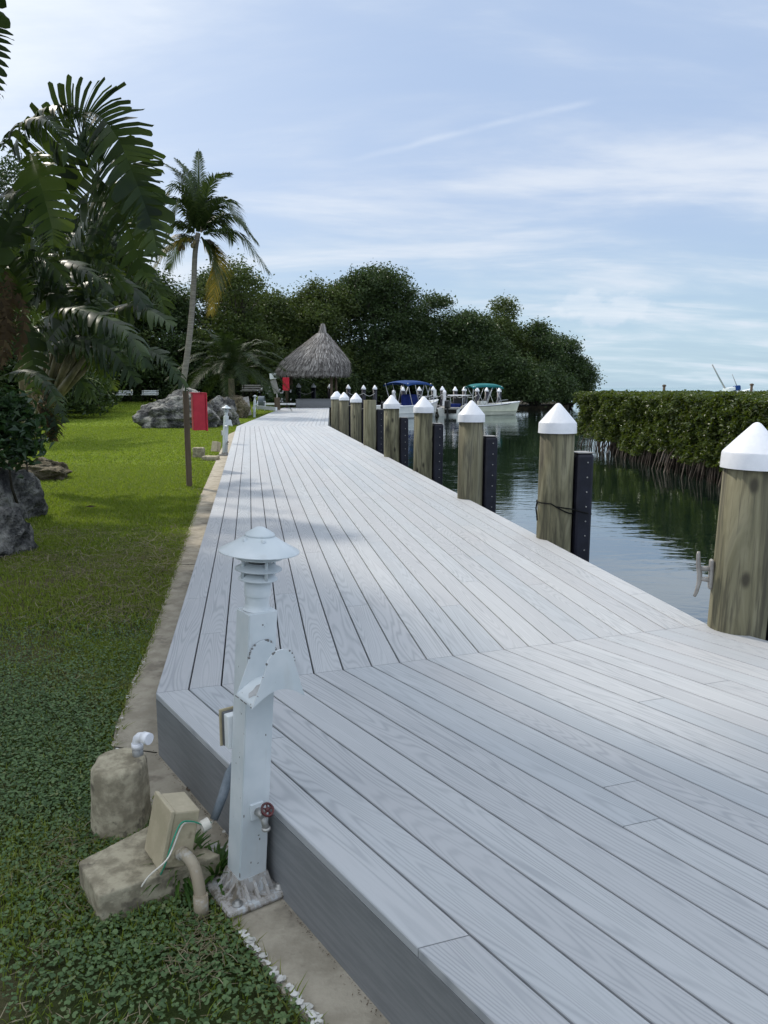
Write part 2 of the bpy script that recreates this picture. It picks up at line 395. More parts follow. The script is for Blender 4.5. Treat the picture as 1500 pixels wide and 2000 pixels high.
def deck():
    V = []; F = []; UV = []
    def board(a, b, c, d):
        """a,b start edge, d,c end edge (left, right) - a solid 25 mm plank cut in lengths"""
        L = ((d-a).length+(c-b).length)/2; cuts = [0.0]; t = random.uniform(.5, 3.9)
        while t < L-.8: cuts.append(t/L); t += random.choice((3.66, 3.66, 4.88))
        cuts.append(1.0)
        for i in range(len(cuts)-1):
            g0 = .0018/L; s, e = cuts[i]+g0, cuts[i+1]-.0018/L
            q = [a.lerp(d, s), b.lerp(c, s), b.lerp(c, e), a.lerp(d, e)]
            wv = (q[1]-q[0]); ax = (q[3]-q[0]).normalized(); ac = Vector((ax.y, -ax.x, 0))
            wid = abs(wv.dot(ac)); ins = .0036; r = wv.normalized()*(ins*wv.length/wid)
            q = [q[0]+r, q[1]-r, q[2]-r, q[3]+r]
            o = len(V); lip = .0022
            top = [q[0]+r.normalized()*lip, q[1]-r.normalized()*lip, q[2]-r.normalized()*lip, q[3]+r.normalized()*lip]
            for p in top: V.append((p.x, p.y, 0))
            for p in q: V.append((p.x, p.y, -.0025))
            for p in q: V.append((p.x, p.y, -.025))
            for pp in (top, q, q):
                for p in pp: UV.append(((p-K).dot(ax), (p-q[0]).dot(ac)))
            F.append((o, o+1, o+2, o+3))
            for k in range(4):
                k2 = (k+1) % 4; F.append((o+4+k, o+4+k2, o+k2, o+k)); F.append((o+8+k, o+8+k2, o+4+k2, o+4+k))
    for i in range(NB):
        s, e = i/NB, (i+1)/NB
        M0, M1 = K.lerp(CR, s), K.lerp(CR, e); N0, N1 = FL.lerp(FR, s), FL.lerp(FR, e); E0, E1 = EL.lerp(ER, s), EL.lerp(ER, e)
        board(M0, M1, N1, N0); board(N0, N1, E1, E0)
        board(M1, M0, M0+DN*9.5, M1+DN*9.5)
    o = np_mesh('boardwalk', np.array(V), np.array(F), MAT['deck'], uv=np.array(UV))
    tag(o, kind='structure')
    # fascia boards and a flat dark sheet, shade painted in below the planks
    m = MB()
    def face(a, b, out, z0=-.0275, z1=ZC-.01):
        n = Vector((b-a).normalized()); m.bar(a-out*.013+Vector((0, 0, (z0+z1)/2)), b-out*.013+Vector((0, 0, (z0+z1)/2)), .02, z0-z1)
    lo = Vector((-.985, -.172, 0))
    face(K, K+DN*9.5, -DN2); face(K, FL, lo); face(FL, EL, lo); face(CR, FR, -lo, z1=-.5); face(FR, ER, -lo, z1=-.5); face(CR, CR+DN*9.5, DN2, z1=-.5)
    m.build('fascia', MAT['fascia'], o)
    m = MB(); z = -.10
    def sh(ps): m.add([(p.x, p.y, z) for p in ps], [list(range(len(ps)))])
    i = .05; c = (K+CR)/2
    sh([K.lerp(CR, .02), CR.lerp(K, .02), FR.lerp(FL, .02), FL.lerp(FR, .02)]); sh([FL.lerp(FR, .02), FR.lerp(FL, .02), ER, EL])
    sh([K.lerp(CR, .02), K.lerp(CR, .02)+DN*9.4, CR.lerp(K, .02)+DN*9.4, CR.lerp(K, .02)])
    m.build('underdeck_shade', MAT['dark'], o)
deck()

# seawall: concrete cap whose outer strip shows beside the decking
EDGE = [(.95, .25), (-.207, 1.828), (-.443, 2.13), (-1.10, 3.10), (-1.306, 3.44), (-1.42, 4.0), (-1.60, 5.09), (-2.88, 11.9), (-4.43, 20.8), (-5.68, 28.2), (-7.4, 54)]
def edge_x(y):
    for (x0, y0), (x1, y1) in zip(EDGE, EDGE[1:]):
        if y <= y1: return x0+(x1-x0)*(y-y0)/(y1-y0)
    return EDGE[-1][0]
m = MB()
poly = [(x, y) for x, y in EDGE]+[(ER.x, 54)]+[(FR.x-.03, FR.y), (CR.x-.12, CR.y-.05)]+[(CR.x+DN.x*6-.1, CR.y+DN.y*6-.1)]
wig = []
for (x0, y0), (x1, y1) in zip(EDGE, EDGE[1:]):
    L = math.hypot(x1-x0, y1-y0); n = max(1, min(160, int(L/.06)))
    for k in range(n):
        x = x0+(x1-x0)*k/n; y = y0+(y1-y0)*k/n
        wig.append((x+.016*noise.noise(Vector((x*7, y*7, 0)))+.010*noise.noise(Vector((x*26, y*26, 4))), y))
poly = wig+[(-7.4, 54), (ER.x, 54), (FR.x-.03, FR.y), (CR.x-.12, CR.y-.05), (CR.x+DN.x*6-.1, CR.y+DN.y*6-.1)]
m.prism(poly, -1.2, ZC)
sw = tag(m.build('seawall', MAT['concrete']), kind='structure')
m = MB()
def flake(x, y, r, n=11):
    if not hasattr(flake, 'n'): flake.n = 0
    ph = random.uniform(0, 6); st = random.uniform(.5, .9); a0 = random.uniform(0, 3.1)
    pts = []
    for k in range(n):
        a = 2*math.pi*k/n; q = r*(1+.45*noise.noise(Vector((x*50+math.cos(a)*1.3, y*50+math.sin(a)*1.3, ph)))); u_, v_ = q*math.cos(a), q*st*math.sin(a)
        pts.append((x+u_*math.cos(a0)-v_*math.sin(a0), y+u_*math.sin(a0)+v_*math.cos(a0), ZC+.0020+.00012*flake.n)); flake.n += 0
    flake.n += 1; m.add(pts, [list(range(n))])
for k in range(120):
    y = 1.70+.46*random.random()**1.3; i_ = edge_x(y); flake(i_+.006+.010*abs(random.gauss(0, 1)), y, random.uniform(.004, .017))
for k in range(34):
    y = random.uniform(2.9, 4.6); flake(edge_x(y)+.012+.01*abs(random.gauss(0, 1)), y, random.uniform(.003, .009))
for k in range(26):
    flake(-.60+random.gauss(0, .045), 2.56+random.gauss(0, .05), random.uniform(.004, .020))
m.build('paint_flakes', MAT['flake'], sw)
m = MB(); a_, b_ = G(218, 1458, ZC+.002), G(306, 1470, ZC+.002); m.bar(a_, b_, .005, .002)
for y in (7.2, 11.0, 14.6, 18.4): m.bar((edge_x(y)+.03, y, ZC+.002), (edge_x(y)+.36, y+.06, ZC+.002), .006, .002)
m.build('joints', MAT['dark'], sw)

def lawn_z(x, y):
    z = ZC-.012+.02*noise.noise(Vector((x*.5, y*.5, 0)))*min(1, max(0, (edge_x(y)-x)*2))
    if y > 34: z += .62*min(1, (y-34)/24)**1.3*min(1, max(0, (-x-4)/6))
    return z
rows = [-3, -1, 0, .5, 1, 1.4]+[1.8+.2*i for i in range(30)]+[8+.5*i for i in range(24)]+[20+1.0*i for i in range(44)]+[66, 72, 80, 90, 110]
cols = [0, .02, .05, .1, .18, .28, .4, .6, .85, 1.2, 1.6, 2.2, 3, 4, 5, 6.5, 8, 10, 13, 17, 22, 30, 45, 70]
m = MB(); vs = []; ns = len(cols)
for y in rows:
    e = edge_x(y)-.0 if y < 54 else -7.4
    if y < .25: e = .95+(.25-y)*.7
    for c in cols: x = e+.03-c; vs.append((x, y, lawn_z(x, y) if c > .02 else ZC-.012))
m.add(vs, [[i*ns+j, i*ns+j+1, (i+1)*ns+j+1, (i+1)*ns+j] for i in range(len(rows)-1) for j in range(ns-1)], True)
tag(m.build('lawn', MAT['soil']), kind='structure')
ZW = -.65
m = MB(); m.add([(-9000, -200, ZW), (9000, -200, ZW), (9000, 14000, ZW), (-9000, 14000, ZW)], [[0, 1, 2, 3]])
tag(m.build('water', MAT['water']), kind='structure')
m = MB()
bank = [(-80, 66), (-8, 55), (-3.5, 54.2), (-1.5, 60), (4, 66), (12, 70), (18, 76), (22, 90), (20, 130), (-80, 130)]
m.prism(bank, -1.5, -.33)
tag(m.build('bank', MAT['bank']), kind='structure')

# ------------------------------------------------------------------ grass, ground cover
def blades(n, xr, yr, h, wd, lean, keep=None):
    y = rng.uniform(*yr, n); e = np.interp(y, [p[1] for p in EDGE], [p[0] for p in EDGE]); x = e-.0-rng.uniform(xr[0], xr[1], n)
    if keep is not None:
        k = keep(x, y); x, y = x[k], y[k]; n = len(x)
    a = rng.uniform(0, 2*np.pi, n); hh = h*rng.uniform(.5, 1.25, n); w = wd*rng.uniform(.7, 1.3, n); l = lean*hh*rng.uniform(.2, 1.3, n)
    z = np.array([lawn_z(p, q) for p, q in zip(x, y)]) if n < 400000 else np.full(n, ZC-.012)
    P = np.stack([x, y, z], 1); s = np.stack([np.cos(a), np.sin(a), 0*a], 1)*w[:, None]/2
    b = a+np.pi/2+rng.normal(0, .5, n); d = np.stack([np.cos(b), np.sin(b), 0*b], 1)
    mid = P+d*(l*.35)[:, None]+np.stack([0*a, 0*a, hh*.6], 1); tip = P+d*l[:, None]+np.stack([0*a, 0*a, hh], 1)
    V = np.stack([P-s, P+s, mid+s*.8, mid-s*.8, tip], 1).reshape(-1, 3); i = np.arange(n)[:, None]*5
    F4 = i+np.array([[0, 1, 2, 3]]); F3 = i+np.array([[3, 2, 4, 4]])
    return V, F4, i+np.array([[3, 2, 4]])
def grass_obj(name, parts, mat):
    Vs = []; Fs = []; o = 0
    for V, F4, F3 in parts:
        Vs.append(V); f = np.concatenate([F4[:, [0, 1, 2]], F4[:, [0, 2, 3]], F3])+o; Fs.append(f); o += len(V)
    return tag(np_mesh(name, np.concatenate(Vs), np.concatenate(Fs), mat), kind='stuff')
inview = lambda x, y: (x/y > -.56)
def cover(x, y):                                    # where the round-leaved ground cover dominates
    n = np.array([noise.noise(Vector((p*.9, q*.9, 3))) for p, q in zip(x, y)]); return n
def bare(x, y):
    n = np.array([noise.fractal(Vector((p*.75, q*.75, 9)), 1, 2, 3) for p, q in zip(x, y)]); return rng.uniform(0, 1, len(x)) > np.clip((n+.05)*2.2, 0, .85)*np.clip((13-y)/4, 0, 1)
keepg = lambda x, y: inview(x, y) & bare(x, y) & (rng.uniform(0, 1, len(x)) < np.where(y < 4.6, .75, 1.0))
grass_obj('grass', [blades(120000, (-.01, 2.7), (1.5, 5), .036, .0045, 1.0, keepg), blades(70000, (-.01, 4.6), (5, 9), .036, .007, .9, lambda x, y: inview(x, y) & bare(x, y)),
                    blades(90000, (0, 8), (9, 17), .036, .013, .8, inview), blades(70000, (0, 14), (17, 34), .035, .03, .6, inview),
                    blades(60000, (0, 24), (34, 64), .035, .05, .5, inview),
                    blades(3500, (-.03, .05), (1.7, 12), .035, .005, 1.6)], MAT['grass'])
def rounds(n, xr, yr, r, keep):
    y = rng.uniform(*yr, n); e = np.interp(y, [p[1] for p in EDGE], [p[0] for p in EDGE]); x = e-rng.uniform(*xr, n)
    k = keep(x, y); x, y = x[k], y[k]; n = len(x); rr = r*rng.uniform(.55, 1.25, n)
    nrm = np.stack([rng.normal(0, .33, n), rng.normal(0, .33, n), np.ones(n)], 1); nrm /= np.linalg.norm(nrm, axis=1)[:, None]
    a = rng.uniform(0, 2*np.pi, n); t = np.stack([np.cos(a), np.sin(a), 0*a], 1); t -= nrm*(t*nrm).sum(1)[:, None]; t /= np.linalg.norm(t, axis=1)[:, None]; b = np.cross(nrm, t)
    P = np.stack([x, y, ZC-.012+rng.uniform(.012, .034, n)], 1)
    ang = np.linspace(0, 2*np.pi, 8)[:-1]; pr = np.array([.35, 1, 1.02, .95, .95, 1.02, 1])
    V = np.stack([P+(t*math.cos(q)*s+b*math.sin(q)*s)*rr[:, None]+nrm*(.12*(s > .5)*rr[:, None]) for q, s in zip(ang, pr)], 1).reshape(-1, 3)
    return V, np.arange(n)[:, None]*7+np.arange(7)[None]
def kc(x, y):
    n = cover(x, y); den = np.clip((5.6-y)/1.6, 0, 1)*np.clip(n*2.0+.75, .05, 1); return inview(x, y) & (rng.uniform(0, 1, len(x)) < den)
V, F = rounds(120000, (.0, 2.6), (1.6, 5.8), .0076, kc)
tag(np_mesh('ground_cover', V, F, MAT['clover']), kind='stuff')
def strands(n, cx, cy, sx, sy, L):
    Vs = []
    x = rng.normal(cx, sx, n); y = rng.normal(cy, sy, n)
    a = rng.uniform(0, 2*np.pi, n); l = L*rng.uniform(.5, 1.4, n); w = .0013+.0006*y
    t = np.stack([np.cos(a), np.sin(a), rng.uniform(-.05, .3, n)], 1); s = np.stack([-np.sin(a), np.cos(a), 0*a], 1)*w[:, None]/2
    P = np.stack([x, y, np.full(n, ZC+.014)], 1); q = P+t*l[:, None]*.5+s*3*rng.normal(0, 1, n)[:, None]; e = P+t*l[:, None]; e[:, 2] -= l*.1
    V = np.stack([P-s, P+s, q+s, q-s, e+s*.5, e-s*.5], 1).reshape(-1, 3); i = np.arange(n)[:, None]*6
    ok = np.repeat((x < np.interp(y, [p[1] for p in EDGE], [p[0] for p in EDGE])+.03), 1)
    return V, np.concatenate([(i+np.array([[0, 1, 2, 3]]))[ok], (i+np.array([[3, 2, 4, 5]]))[ok]])
Vs = []; Fs = []; o = 0
for args in [(800, -2.3, 6.6, .5, .45, .12), (1100, -2.1, 8.0, .7, .6, .14), (420, -1.95, 5.6, .4, .25, .10), (500, -3.3, 7.3, .6, .3, .12), (420, -2.5, 13.0, .25, .5, .12), (150, -.56, 2.10, .06, .09, .05),
             (70, -1.04, 2.3, .04, .2, .05), (130, -.75, 1.75, .22, .08, .04), (80, -1.16, 2.55, .05, .12, .06), (260, -3.6, 8.8, .5, .3, .12), (40, -2.2, 3.6, .4, .6, .06)]:
    V, F = strands(*args); Vs.append(V); Fs.append(F+o); o += len(V)
tag(np_mesh('dry_grass', np.concatenate(Vs), np.concatenate(Fs), MAT['dry']), kind='stuff')

# dirt and leaf litter caught along the foot of the fascia
nl = 420; t_ = rng.uniform(-.05, 3.2, nl)**1.0; o_ = rng.gamma(1.0, .005, nl)+.006
x = K.x+DN.x*t_-DN2.x*o_; y = K.y+DN.y*t_-DN2.y*o_; a = rng.uniform(0, 6.28, nl); l = rng.uniform(.003, .016, nl); w_ = rng.uniform(.001, .004, nl)
P = np.stack([x, y, np.full(nl, ZC+.004)+rng.uniform(0, .003, nl)], 1); u_ = np.stack([np.cos(a), np.sin(a), 0*a], 1); v_ = np.stack([-np.sin(a), np.cos(a), 0*a], 1)
V = np.stack([P-u_*l[:, None]/2, P+v_*w_[:, None]/2, P+u_*l[:, None]/2, P-v_*w_[:, None]/2], 1).reshape(-1, 3)
tag(np_mesh('leaf_litter', V, np.arange(nl*4).reshape(-1, 4), MAT['postwood']), kind='stuff')

# ------------------------------------------------------------------ dock pilings
PG = 'wooden pilings along the boardwalk edge'
EDN = Vector((.985, .165, 0))
def piling(loc, label):
    r = thing('dock_piling', label, 'piling', loc, 0, PG)
    MB().lathe([(.160, -.95), (.158, -.2), (.156, .4), (.153, .985), (.0, .985)], 40).build('post', MAT['piling'], r)
    MB().lathe([(.158, .965), (.172, .965), (.172, .965), (.170, 1.05), (.166, 1.06), (.166, 1.06), (.09, 1.148), (.022, 1.224), (.010, 1.231), (0, 1.233)], 40).build('cap', MAT['whiteplastic'], r)
    m = MB(); M = Matrix.Rotation(math.atan2(EDN.y, EDN.x), 3, 'Z')
    m.box(EDN*.245+Vector((0, 0, -.07)), (.17, .20, 1.70), M, .03); fe = m.build('fender', MAT['black'], r)
    MB().box(EDN*.245+Vector((0, 0, .786)), (.155, .185, .010), M, .004).build('fender_lid', MAT['greycast'], fe)
    ac = Vector((EDN.y, -EDN.x, 0)); R = ac.to_track_quat('Z', 'Y').to_matrix()
    for k in range(9):
        MB().lathe([(.0075, 0), (.0075, .004), (.004, .007), (0, .007)], 8, EDN*.262+ac*.099+Vector((0, 0, .70-.135*k)), R).build('bolt', MAT['steel'], fe)
    return r
spots = [(2.055, 4.315, 'nearest wooden piling with white cone cap and grey rope cleat'),
         (1.580, 7.03, 'white-capped wooden piling with a thin black rope tied round it'),
         (1.085, 9.63, 'third nearest white-capped wooden piling, with a dark crack half way up'),
         (.650, 12.88, 'fourth nearest white-capped wooden piling on the boardwalk edge'),
         (.155, 15.55, 'white-capped wooden piling just right of the uncapped flat-topped one'),
         (-.345, 18.72, 'bare flat-topped wooden piling without a white cap'),
         (-.795, 22.05, 'white-capped wooden piling just left of the uncapped flat-topped one'),
         (-1.33, 25.8, 'third white-capped wooden piling beyond the uncapped one, counting away'),
         (-1.83, 29.0, 'white-capped wooden piling at the far bend of the boardwalk'),
         (-1.98, 32.3, 'far white-capped piling mostly hidden just behind the bend piling'),
         (-2.14, 35.6, 'farthest white-capped piling in the row beside the boardwalk')]
spots[7] = (-1.33, 25.8, 'white-capped wooden piling just in front of the boardwalk bend piling')
proto = piling((spots[0][0], spots[0][1], 0), spots[0][2])
for i, (x, y, l) in enumerate(spots[1:], 1):
    p = dup(proto, (x, y, 0), 0, l, random.uniform(.98, 1.01), ('cap',) if i == 5 else ())
    p.rotation_euler = (rad(random.uniform(-.5, .5)), rad(random.uniform(-.5, .5)), random.uniform(-.06, .06))
    if i == 5: p.scale = (1, 1, 1.1)
proto.rotation_euler = (0, rad(1.5), 0); proto.scale = (1, 1, .965)
p0 = Vector((2.055, 4.315, 0))
# rope wound round the second piling and its fender
m = MB(); c = Vector((1.58, 7.03, 0)); pts = []
for k in range(41):
    a = rad(150+k*6.0); pts.append(c+Vector((.166*math.cos(a), .166*math.sin(a), .36-.10*max(0, math.cos(a+.4))-.02)))
m.tube(pts, .006, 6); e = pts[-1]
m.tube([c+Vector((-.03, -.166, .315)), c+Vector((.12, -.13, .29)), c+EDN*.22+Vector((.03, -.125, .25)), c+EDN*.335+Vector((.01, -.06, .225)), c+EDN*.338+Vector((0, .06, .225))], .0065, 6)
m.tube([c+Vector((-.160, .02, .33)), c+Vector((-.176, -.02, .28)), c+Vector((-.170, -.04, .22)), c+Vector((-.168, -.05, .17))], .007, 6)
tag(m.build('rope', MAT['blackrope']), 'thin black rope tied round a piling and its black fender', 'rope')
# cleat on the nearest piling
cl_ = thing('dock_cleat', 'grey metal horn cleat bolted to the side of the nearest piling', 'cleat', p0+Vector((-.146, .03, .31)))
cl_.scale = (.84,)*3
R = Matrix.Rotation(rad(-12), 3, 'Z')
q = lambda x, y, z: R @ Vector((x, y, z))
MB().box(q(-.012, 0, 0), (.028, .06, .21), R, .012).build('backplate', MAT['greycast'], cl_)
m = MB(); m.tube([q(-.10, 0, .155), q(-.102, 0, .135), q(-.097, 0, .06), q(-.085, 0, .0), q(-.085, 0, -.06), q(-.098, 0, -.13), q(-.110, 0, -.165)], [.010, .013, .016, .018, .016, .013, .010], 10)
m.build('horn', MAT['greycast'], cl_)
for z in (.035, -.035): MB().tube([q(-.015, 0, z*1.15), q(-.085, 0, z)], [.019, .014], 10).build('stem', MAT['greycast'], cl_)

# ------------------------------------------------------------------ lamp posts
def lamp_post(loc, label, lean=True, group='white louvred lamp posts beside the boardwalk'):
    r = thing('lamp_post', label, 'lamp post', loc, 0, group)
    A, B = DN, DN2; R = Matrix((A, B, Vector((0, 0, 1)))).transposed()      # local x faces the viewer's right front
    top = .985; bz = .075
    sh = Vector((.058, 0.0, 0))
    def at(z): return Vector((0, 0, z))+sh*((z-bz)/.9)
    def X(x, y, z): return R @ Vector((x, y, 0))+at(z)
    # base casting
    m = MB(); m.box((0, 0, .014), (.235, .235, .026), R, .012)
    for (s0, s1, z0, z1) in [(.064, .053, .025, .078)]:
        vs = [X(a*s, b*s, z) for z, s in ((z0, s0*1.08), (z0+.012, s0*1.0), (z1, s1)) for a, b in ((-1, -1), (1, -1), (1, 1), (-1, 1))]
        m.add(vs, [[i*4+k, i*4+(k+1) % 4, i*4+4+(k+1) % 4, i*4+4+k] for i in range(2) for k in range(4)]+[[8, 9, 10, 11]])
    for b in (-.035, 0, .035):
        m.add([X(.05, b-.005, .07), X(.05, b+.005, .07), X(.105, b+.005, .028), X(.105, b-.005, .028), X(.05, b-.005, .026), X(.05, b+.005, .026)], [[0, 1, 2, 3], [0, 3, 4], [1, 5, 2]])
        m.add([X(b-.005, -.05, .07), X(b+.005, -.05, .07), X(b+.005, -.09, .028), X(b-.005, -.09, .028), X(b-.005, -.05, .026), X(b+.005, -.05, .026)], [[0, 1, 2, 3], [0, 3, 4], [1, 5, 2]])
    base = m.build('base_plate', MAT['lampbase'], r)
    for a, b in ((.088, -.075), (.088, .075), (-.088, .075)):
        MB().lathe([(.018, 0), (.018, .006), (.010, .006), (.010, .014), (0, .014)], 12, X(a, b, 0)*1+Vector((0, 0, .027))-at(0)).build('anchor_bolt', MAT['steel'], base)
    m = MB(); h = .049
    vs = [X(a*h, b*h, z) for z in (bz, top) for a, b in ((-1, -1), (1, -1), (1, 1), (-1, 1))]
    bm = bmesh.new(); bv = [bm.verts.new(p) for p in vs]
    for f in ([3, 2, 1, 0], [4, 5, 6, 7], [0, 1, 5, 4], [1, 2, 6, 5], [2, 3, 7, 6], [3, 0, 4, 7]): bm.faces.new([bv[i] for i in f])
    bmesh.ops.bevel(bm, geom=bm.edges[:], offset=.003, segments=2, affect='EDGES'); bm.verts.index_update()
    m.add([p.co.copy() for p in bm.verts], [[p.index for p in f.verts] for f in bm.faces]); bm.free()
    m.build('post', MAT['lamp'], r)
    ax = Matrix.Rotation(math.atan2(.058, .9), 3, 'Y')
    m = MB(); m.lathe([(.046, 0), (.040, .004), (.0385, .02), (.0385, .046), (.0385, .046), (.042, .047), (.042, .047), (.0425, .092), (.039, .094)], 28, at(top), ax)
    m.build('neck', MAT['lamp'], r)
    hd = thing_part('lamp_head', r)
    def ring(z, r0, name):
        MB().lathe([(.030, z+.014), (.038, z+.013), (r0, z-.004), (r0, z-.007), (r0-.003, z-.007), (.036, z+.006), (.030, z+.006)], 36, at(top), ax).build(name, MAT['lamp'], hd)
    ring(.106, .062, 'louvre'); ring(.138, .074, 'louvre'); ring(.176, .077, 'louvre')
    MB().lathe([(.033, .10), (.033, .185)], 24, at(top), ax).build('lens', MAT['dullglass'], hd)
    MB().lathe([(.0, .245), (.045, .240), (.05, .235), (.05, .235), (.085, .214), (.126, .192), (.127, .189), (.123, .189), (.085, .207), (.04, .222)], 48, at(top), ax).build('shade', MAT['lamp'], hd)
    MB().lathe([(.0, .268), (.012, .266), (.045, .247), (.047, .243), (.047, .243), (.047, .236), (.04, .236)], 36, at(top), ax).build('finial', MAT['lamp'], hd)
    for a in (215, 305, 35, 125):
        d = ax @ Vector((.054*math.cos(rad(a)), .054*math.sin(rad(a)), 0))
        MB().tube([d+at(top)+ax @ Vector((0, 0, .103)), d+at(top)+ax @ Vector((0, 0, .172))], .0055, 8).build('spacer', MAT['lamp'], hd)
    for a in (230, 290): MB().lathe([(.0065, 0), (.0065, .010), (0, .011)], 10, at(top)+ax @ Vector((.060*math.cos(rad(a)), .060*math.sin(rad(a)), .226)), ax).build('screw', MAT['lamp'], hd)
    # hose hanger: two bell shaped end plates and the saddle between them
    hz = .745
    bell = []
    for k in range(25):
        t = k/24; a = math.pi*(1-t)
        bell.append((.042*math.cos(a), .088+.046*math.sin(a)))
    side_l = [(-.078, -.012), (-.066, .020), (-.054, .055)]
    poly = side_l+bell+[(-x, y) for x, y in side_l[::-1]]
    arch = [(.078-.156*k/14, -.012+.036*math.sin(math.pi*k/14)) for k in range(1, 14)]
    hg = thing_part('hose_hanger', r)
    def pl(x0, x1, sc, name):
        pts = poly+arch; n = len(pts); vs = [X(x, p[0]*sc, hz+p[1]*sc) for x in (x0, x1) for p in pts]
        top_c = len(vs)
        bm = bmesh.new(); bv = [bm.verts.new(v) for v in vs]
        bm.faces.new(bv[:n][::-1]); bm.faces.new(bv[n:])
        for k in range(n): bm.faces.new([bv[k], bv[(k+1) % n], bv[n+(k+1) % n], bv[n+k]])
        bmesh.ops.triangulate(bm, faces=[f for f in bm.faces if len(f.verts) > 4]); bm.verts.index_update()
        MB().add([v.co.copy() for v in bm.verts], [[v.index for v in f.verts] for f in bm.faces]).build(name, MAT['lamp'], hg); bm.free()
    pl(.052, .055, 1.12, 'back_plate'); pl(.172, .176, 1.16, 'front_plate')
    m = MB(); vs = []; nA = 21
    for x in (.0545, .173):
        for k in range(nA): t = k/(nA-1); vs.append(X(x, -.089+.178*t, hz-.010+.044*math.sin(math.pi*t)))
    for x in (.0545, .173):
        for k in range(nA): t = k/(nA-1); vs.append(X(x, -.087+.174*t, hz-.0125+.044*math.sin(math.pi*t)))
    fs = [[k, k+1, nA+k+1, nA+k] for k in range(nA-1)]+[[2*nA+k, 3*nA+k, 3*nA+k+1, 2*nA+k+1] for k in range(nA-1)]+[[0, nA, 3*nA, 2*nA], [nA-1, 3*nA-1, 4*nA-1, 2*nA-1]]
    m.add(vs, fs, True); m.build('saddle', MAT['lamp'], hg)
    # worn bare patch on the saddle
    m = MB(); pts = []
    cen = X(.125, -.050, hz-.010+.044*math.sin(math.pi*.219)+.0015)
    for k in range(16):
        a = 2*math.pi*k/16; rr = 1+.25*math.sin(3*a+1)+.12*math.sin(7*a); x = .125+.026*rr*math.cos(a); yy = -.050+.022*rr*math.sin(a); t = (yy+.089)/.178
        pts.append(X(x, yy, hz-.010+.044*math.sin(math.pi*t)+.0015))
    m.add([cen]+pts, [[0, 1+k, 1+(k+1) % 16] for k in range(16)]); m.build('worn_patch', MAT['bare'], hg)
    m = MB(); rs_ = random.Random(5)
    def chip(p, sz): m.box(p, sz, R)
    n_ = len(poly)
    for xp, sc_ in ((.0535, 1.12), (.174, 1.16)):
        for k in range(n_-1):
            for _ in range(2):
                if rs_.random() < .30:
                    f = rs_.random(); a_, b_ = poly[k], poly[k+1]; q_ = ((a_[0]+(b_[0]-a_[0])*f)*sc_, (a_[1]+(b_[1]-a_[1])*f)*sc_); e_ = rs_.uniform(.0015, .0060)
                    chip(X(xp, q_[0], hz+q_[1]), (.0046, e_, e_*rs_.uniform(.4, 1.3)))
    for k in range(12): f = rs_.random(); chip(X(.056+.117*f, -.0885, hz-.0115), (rs_.uniform(.002, .008), .003, .003))
    m.build('paint_chips', MAT['chip'], hg)
    m = MB()
    for k in range(13):
        f = rs_.random(); z_ = bz+.02+(top-bz-.04)*f
        if rs_.random() < .5: chip(X(.0488, rs_.uniform(-.045, .045), z_), (.0012, rs_.uniform(.0015, .006), rs_.uniform(.0015, .010)))
        else: chip(X(.0482, rs_.choice((-.0482, .0482)), z_), (.002, .002, rs_.uniform(.003, .016)))
    for k in range(4): chip(X(rs_.uniform(-.04, .04), -.0488, bz+rs_.uniform(.1, .85)), (rs_.uniform(.0015, .005), .0012, rs_.uniform(.002, .006)))
    m.build('paint_chips', MAT['chip'], r)
    # outlet box on the far side
    ob = MB(); z0 = .56
    def bx(m, x, y, z, sz, bev): m.box(X(x, y, z), sz, R, bev)
    bx(ob, -.066, -.02, z0, (.034, .085, .115), .004); obx = ob.build('outlet_box', MAT['white'], r)
    ob = MB(); bx(ob, -.091, -.02, z0, (.016, .088, .118), .004); ob.build('box_lid', MAT['darkgrey'], obx)
    ob = MB(); bx(ob, -.101, -.022, z0+.002, (.007, .098, .130), .003); ob.build('cover', MAT['gasket'], obx)
    # tap
    tz = .312; tp = thing_part('tap', r)
    m = MB(); bx(m, .053, .002, tz, (.008, .046, .056), .002); m.build('flange', MAT['lamp'], tp)
    m = MB(); m.tube([X(.055, .004, tz), X(.095, .006, tz)], [.014, .012], 14); m.tube([X(.078, .006, tz), X(.092, .010, tz-.018), X(.103, .013, tz-.040)], [.012, .011, .011], 12)
    m.lathe([(.013, 0), (.015, .002), (.015, .008), (.010, .010)], 14, X(.103, .013, tz-.046)); m.tube([X(.086, .006, tz+.006), X(.110, .010, tz+.028)], [.009, .005], 10); m.build('spout', MAT['steel'], tp)
    d = (X(.114, .010, tz+.031)-X(.086, .006, tz+.004)).normalized(); Q = d.to_track_quat('Z', 'Y').to_matrix(); cc = X(.112, .010, tz+.031)
    m = MB(); pts = [cc+Q @ Vector((.020*math.cos(2*math.pi*k/20), .020*math.sin(2*math.pi*k/20), 0)) for k in range(21)]; m.tube(pts, .0042, 8, False)
    for k in range(5): m.tube([cc, cc+Q @ Vector((.0235*math.cos(k*1.2566), .0235*math.sin(k*1.2566), 0))], .003, 6)
    m.lathe([(0, .006), (.007, .005), (.008, 0), (.007, -.004)], 12, cc, Q); m.build('wheel', MAT['redwheel'], tp)
    return r
def thing_part(name, parent):
    """a part that only gathers its own pieces"""
    o = bpy.data.objects.new(name, None); C.objects.link(o); o.parent = parent; o.empty_display_size = .05; return o
MAT['dullglass'] = mottled('smoked_lens', (.05, .055, .06), (.09, .095, .10), 9, .25, .5)
MAT['darkgrey'] = mottled('dark_grey_box', (.10, .105, .11), (.14, .145, .15), 8, .5, .4)
L0 = Vector((-.464, 2.37, ZC))
lamp0 = lamp_post(L0, 'nearest white lamp post, chipped, with hose hanger and red tap')
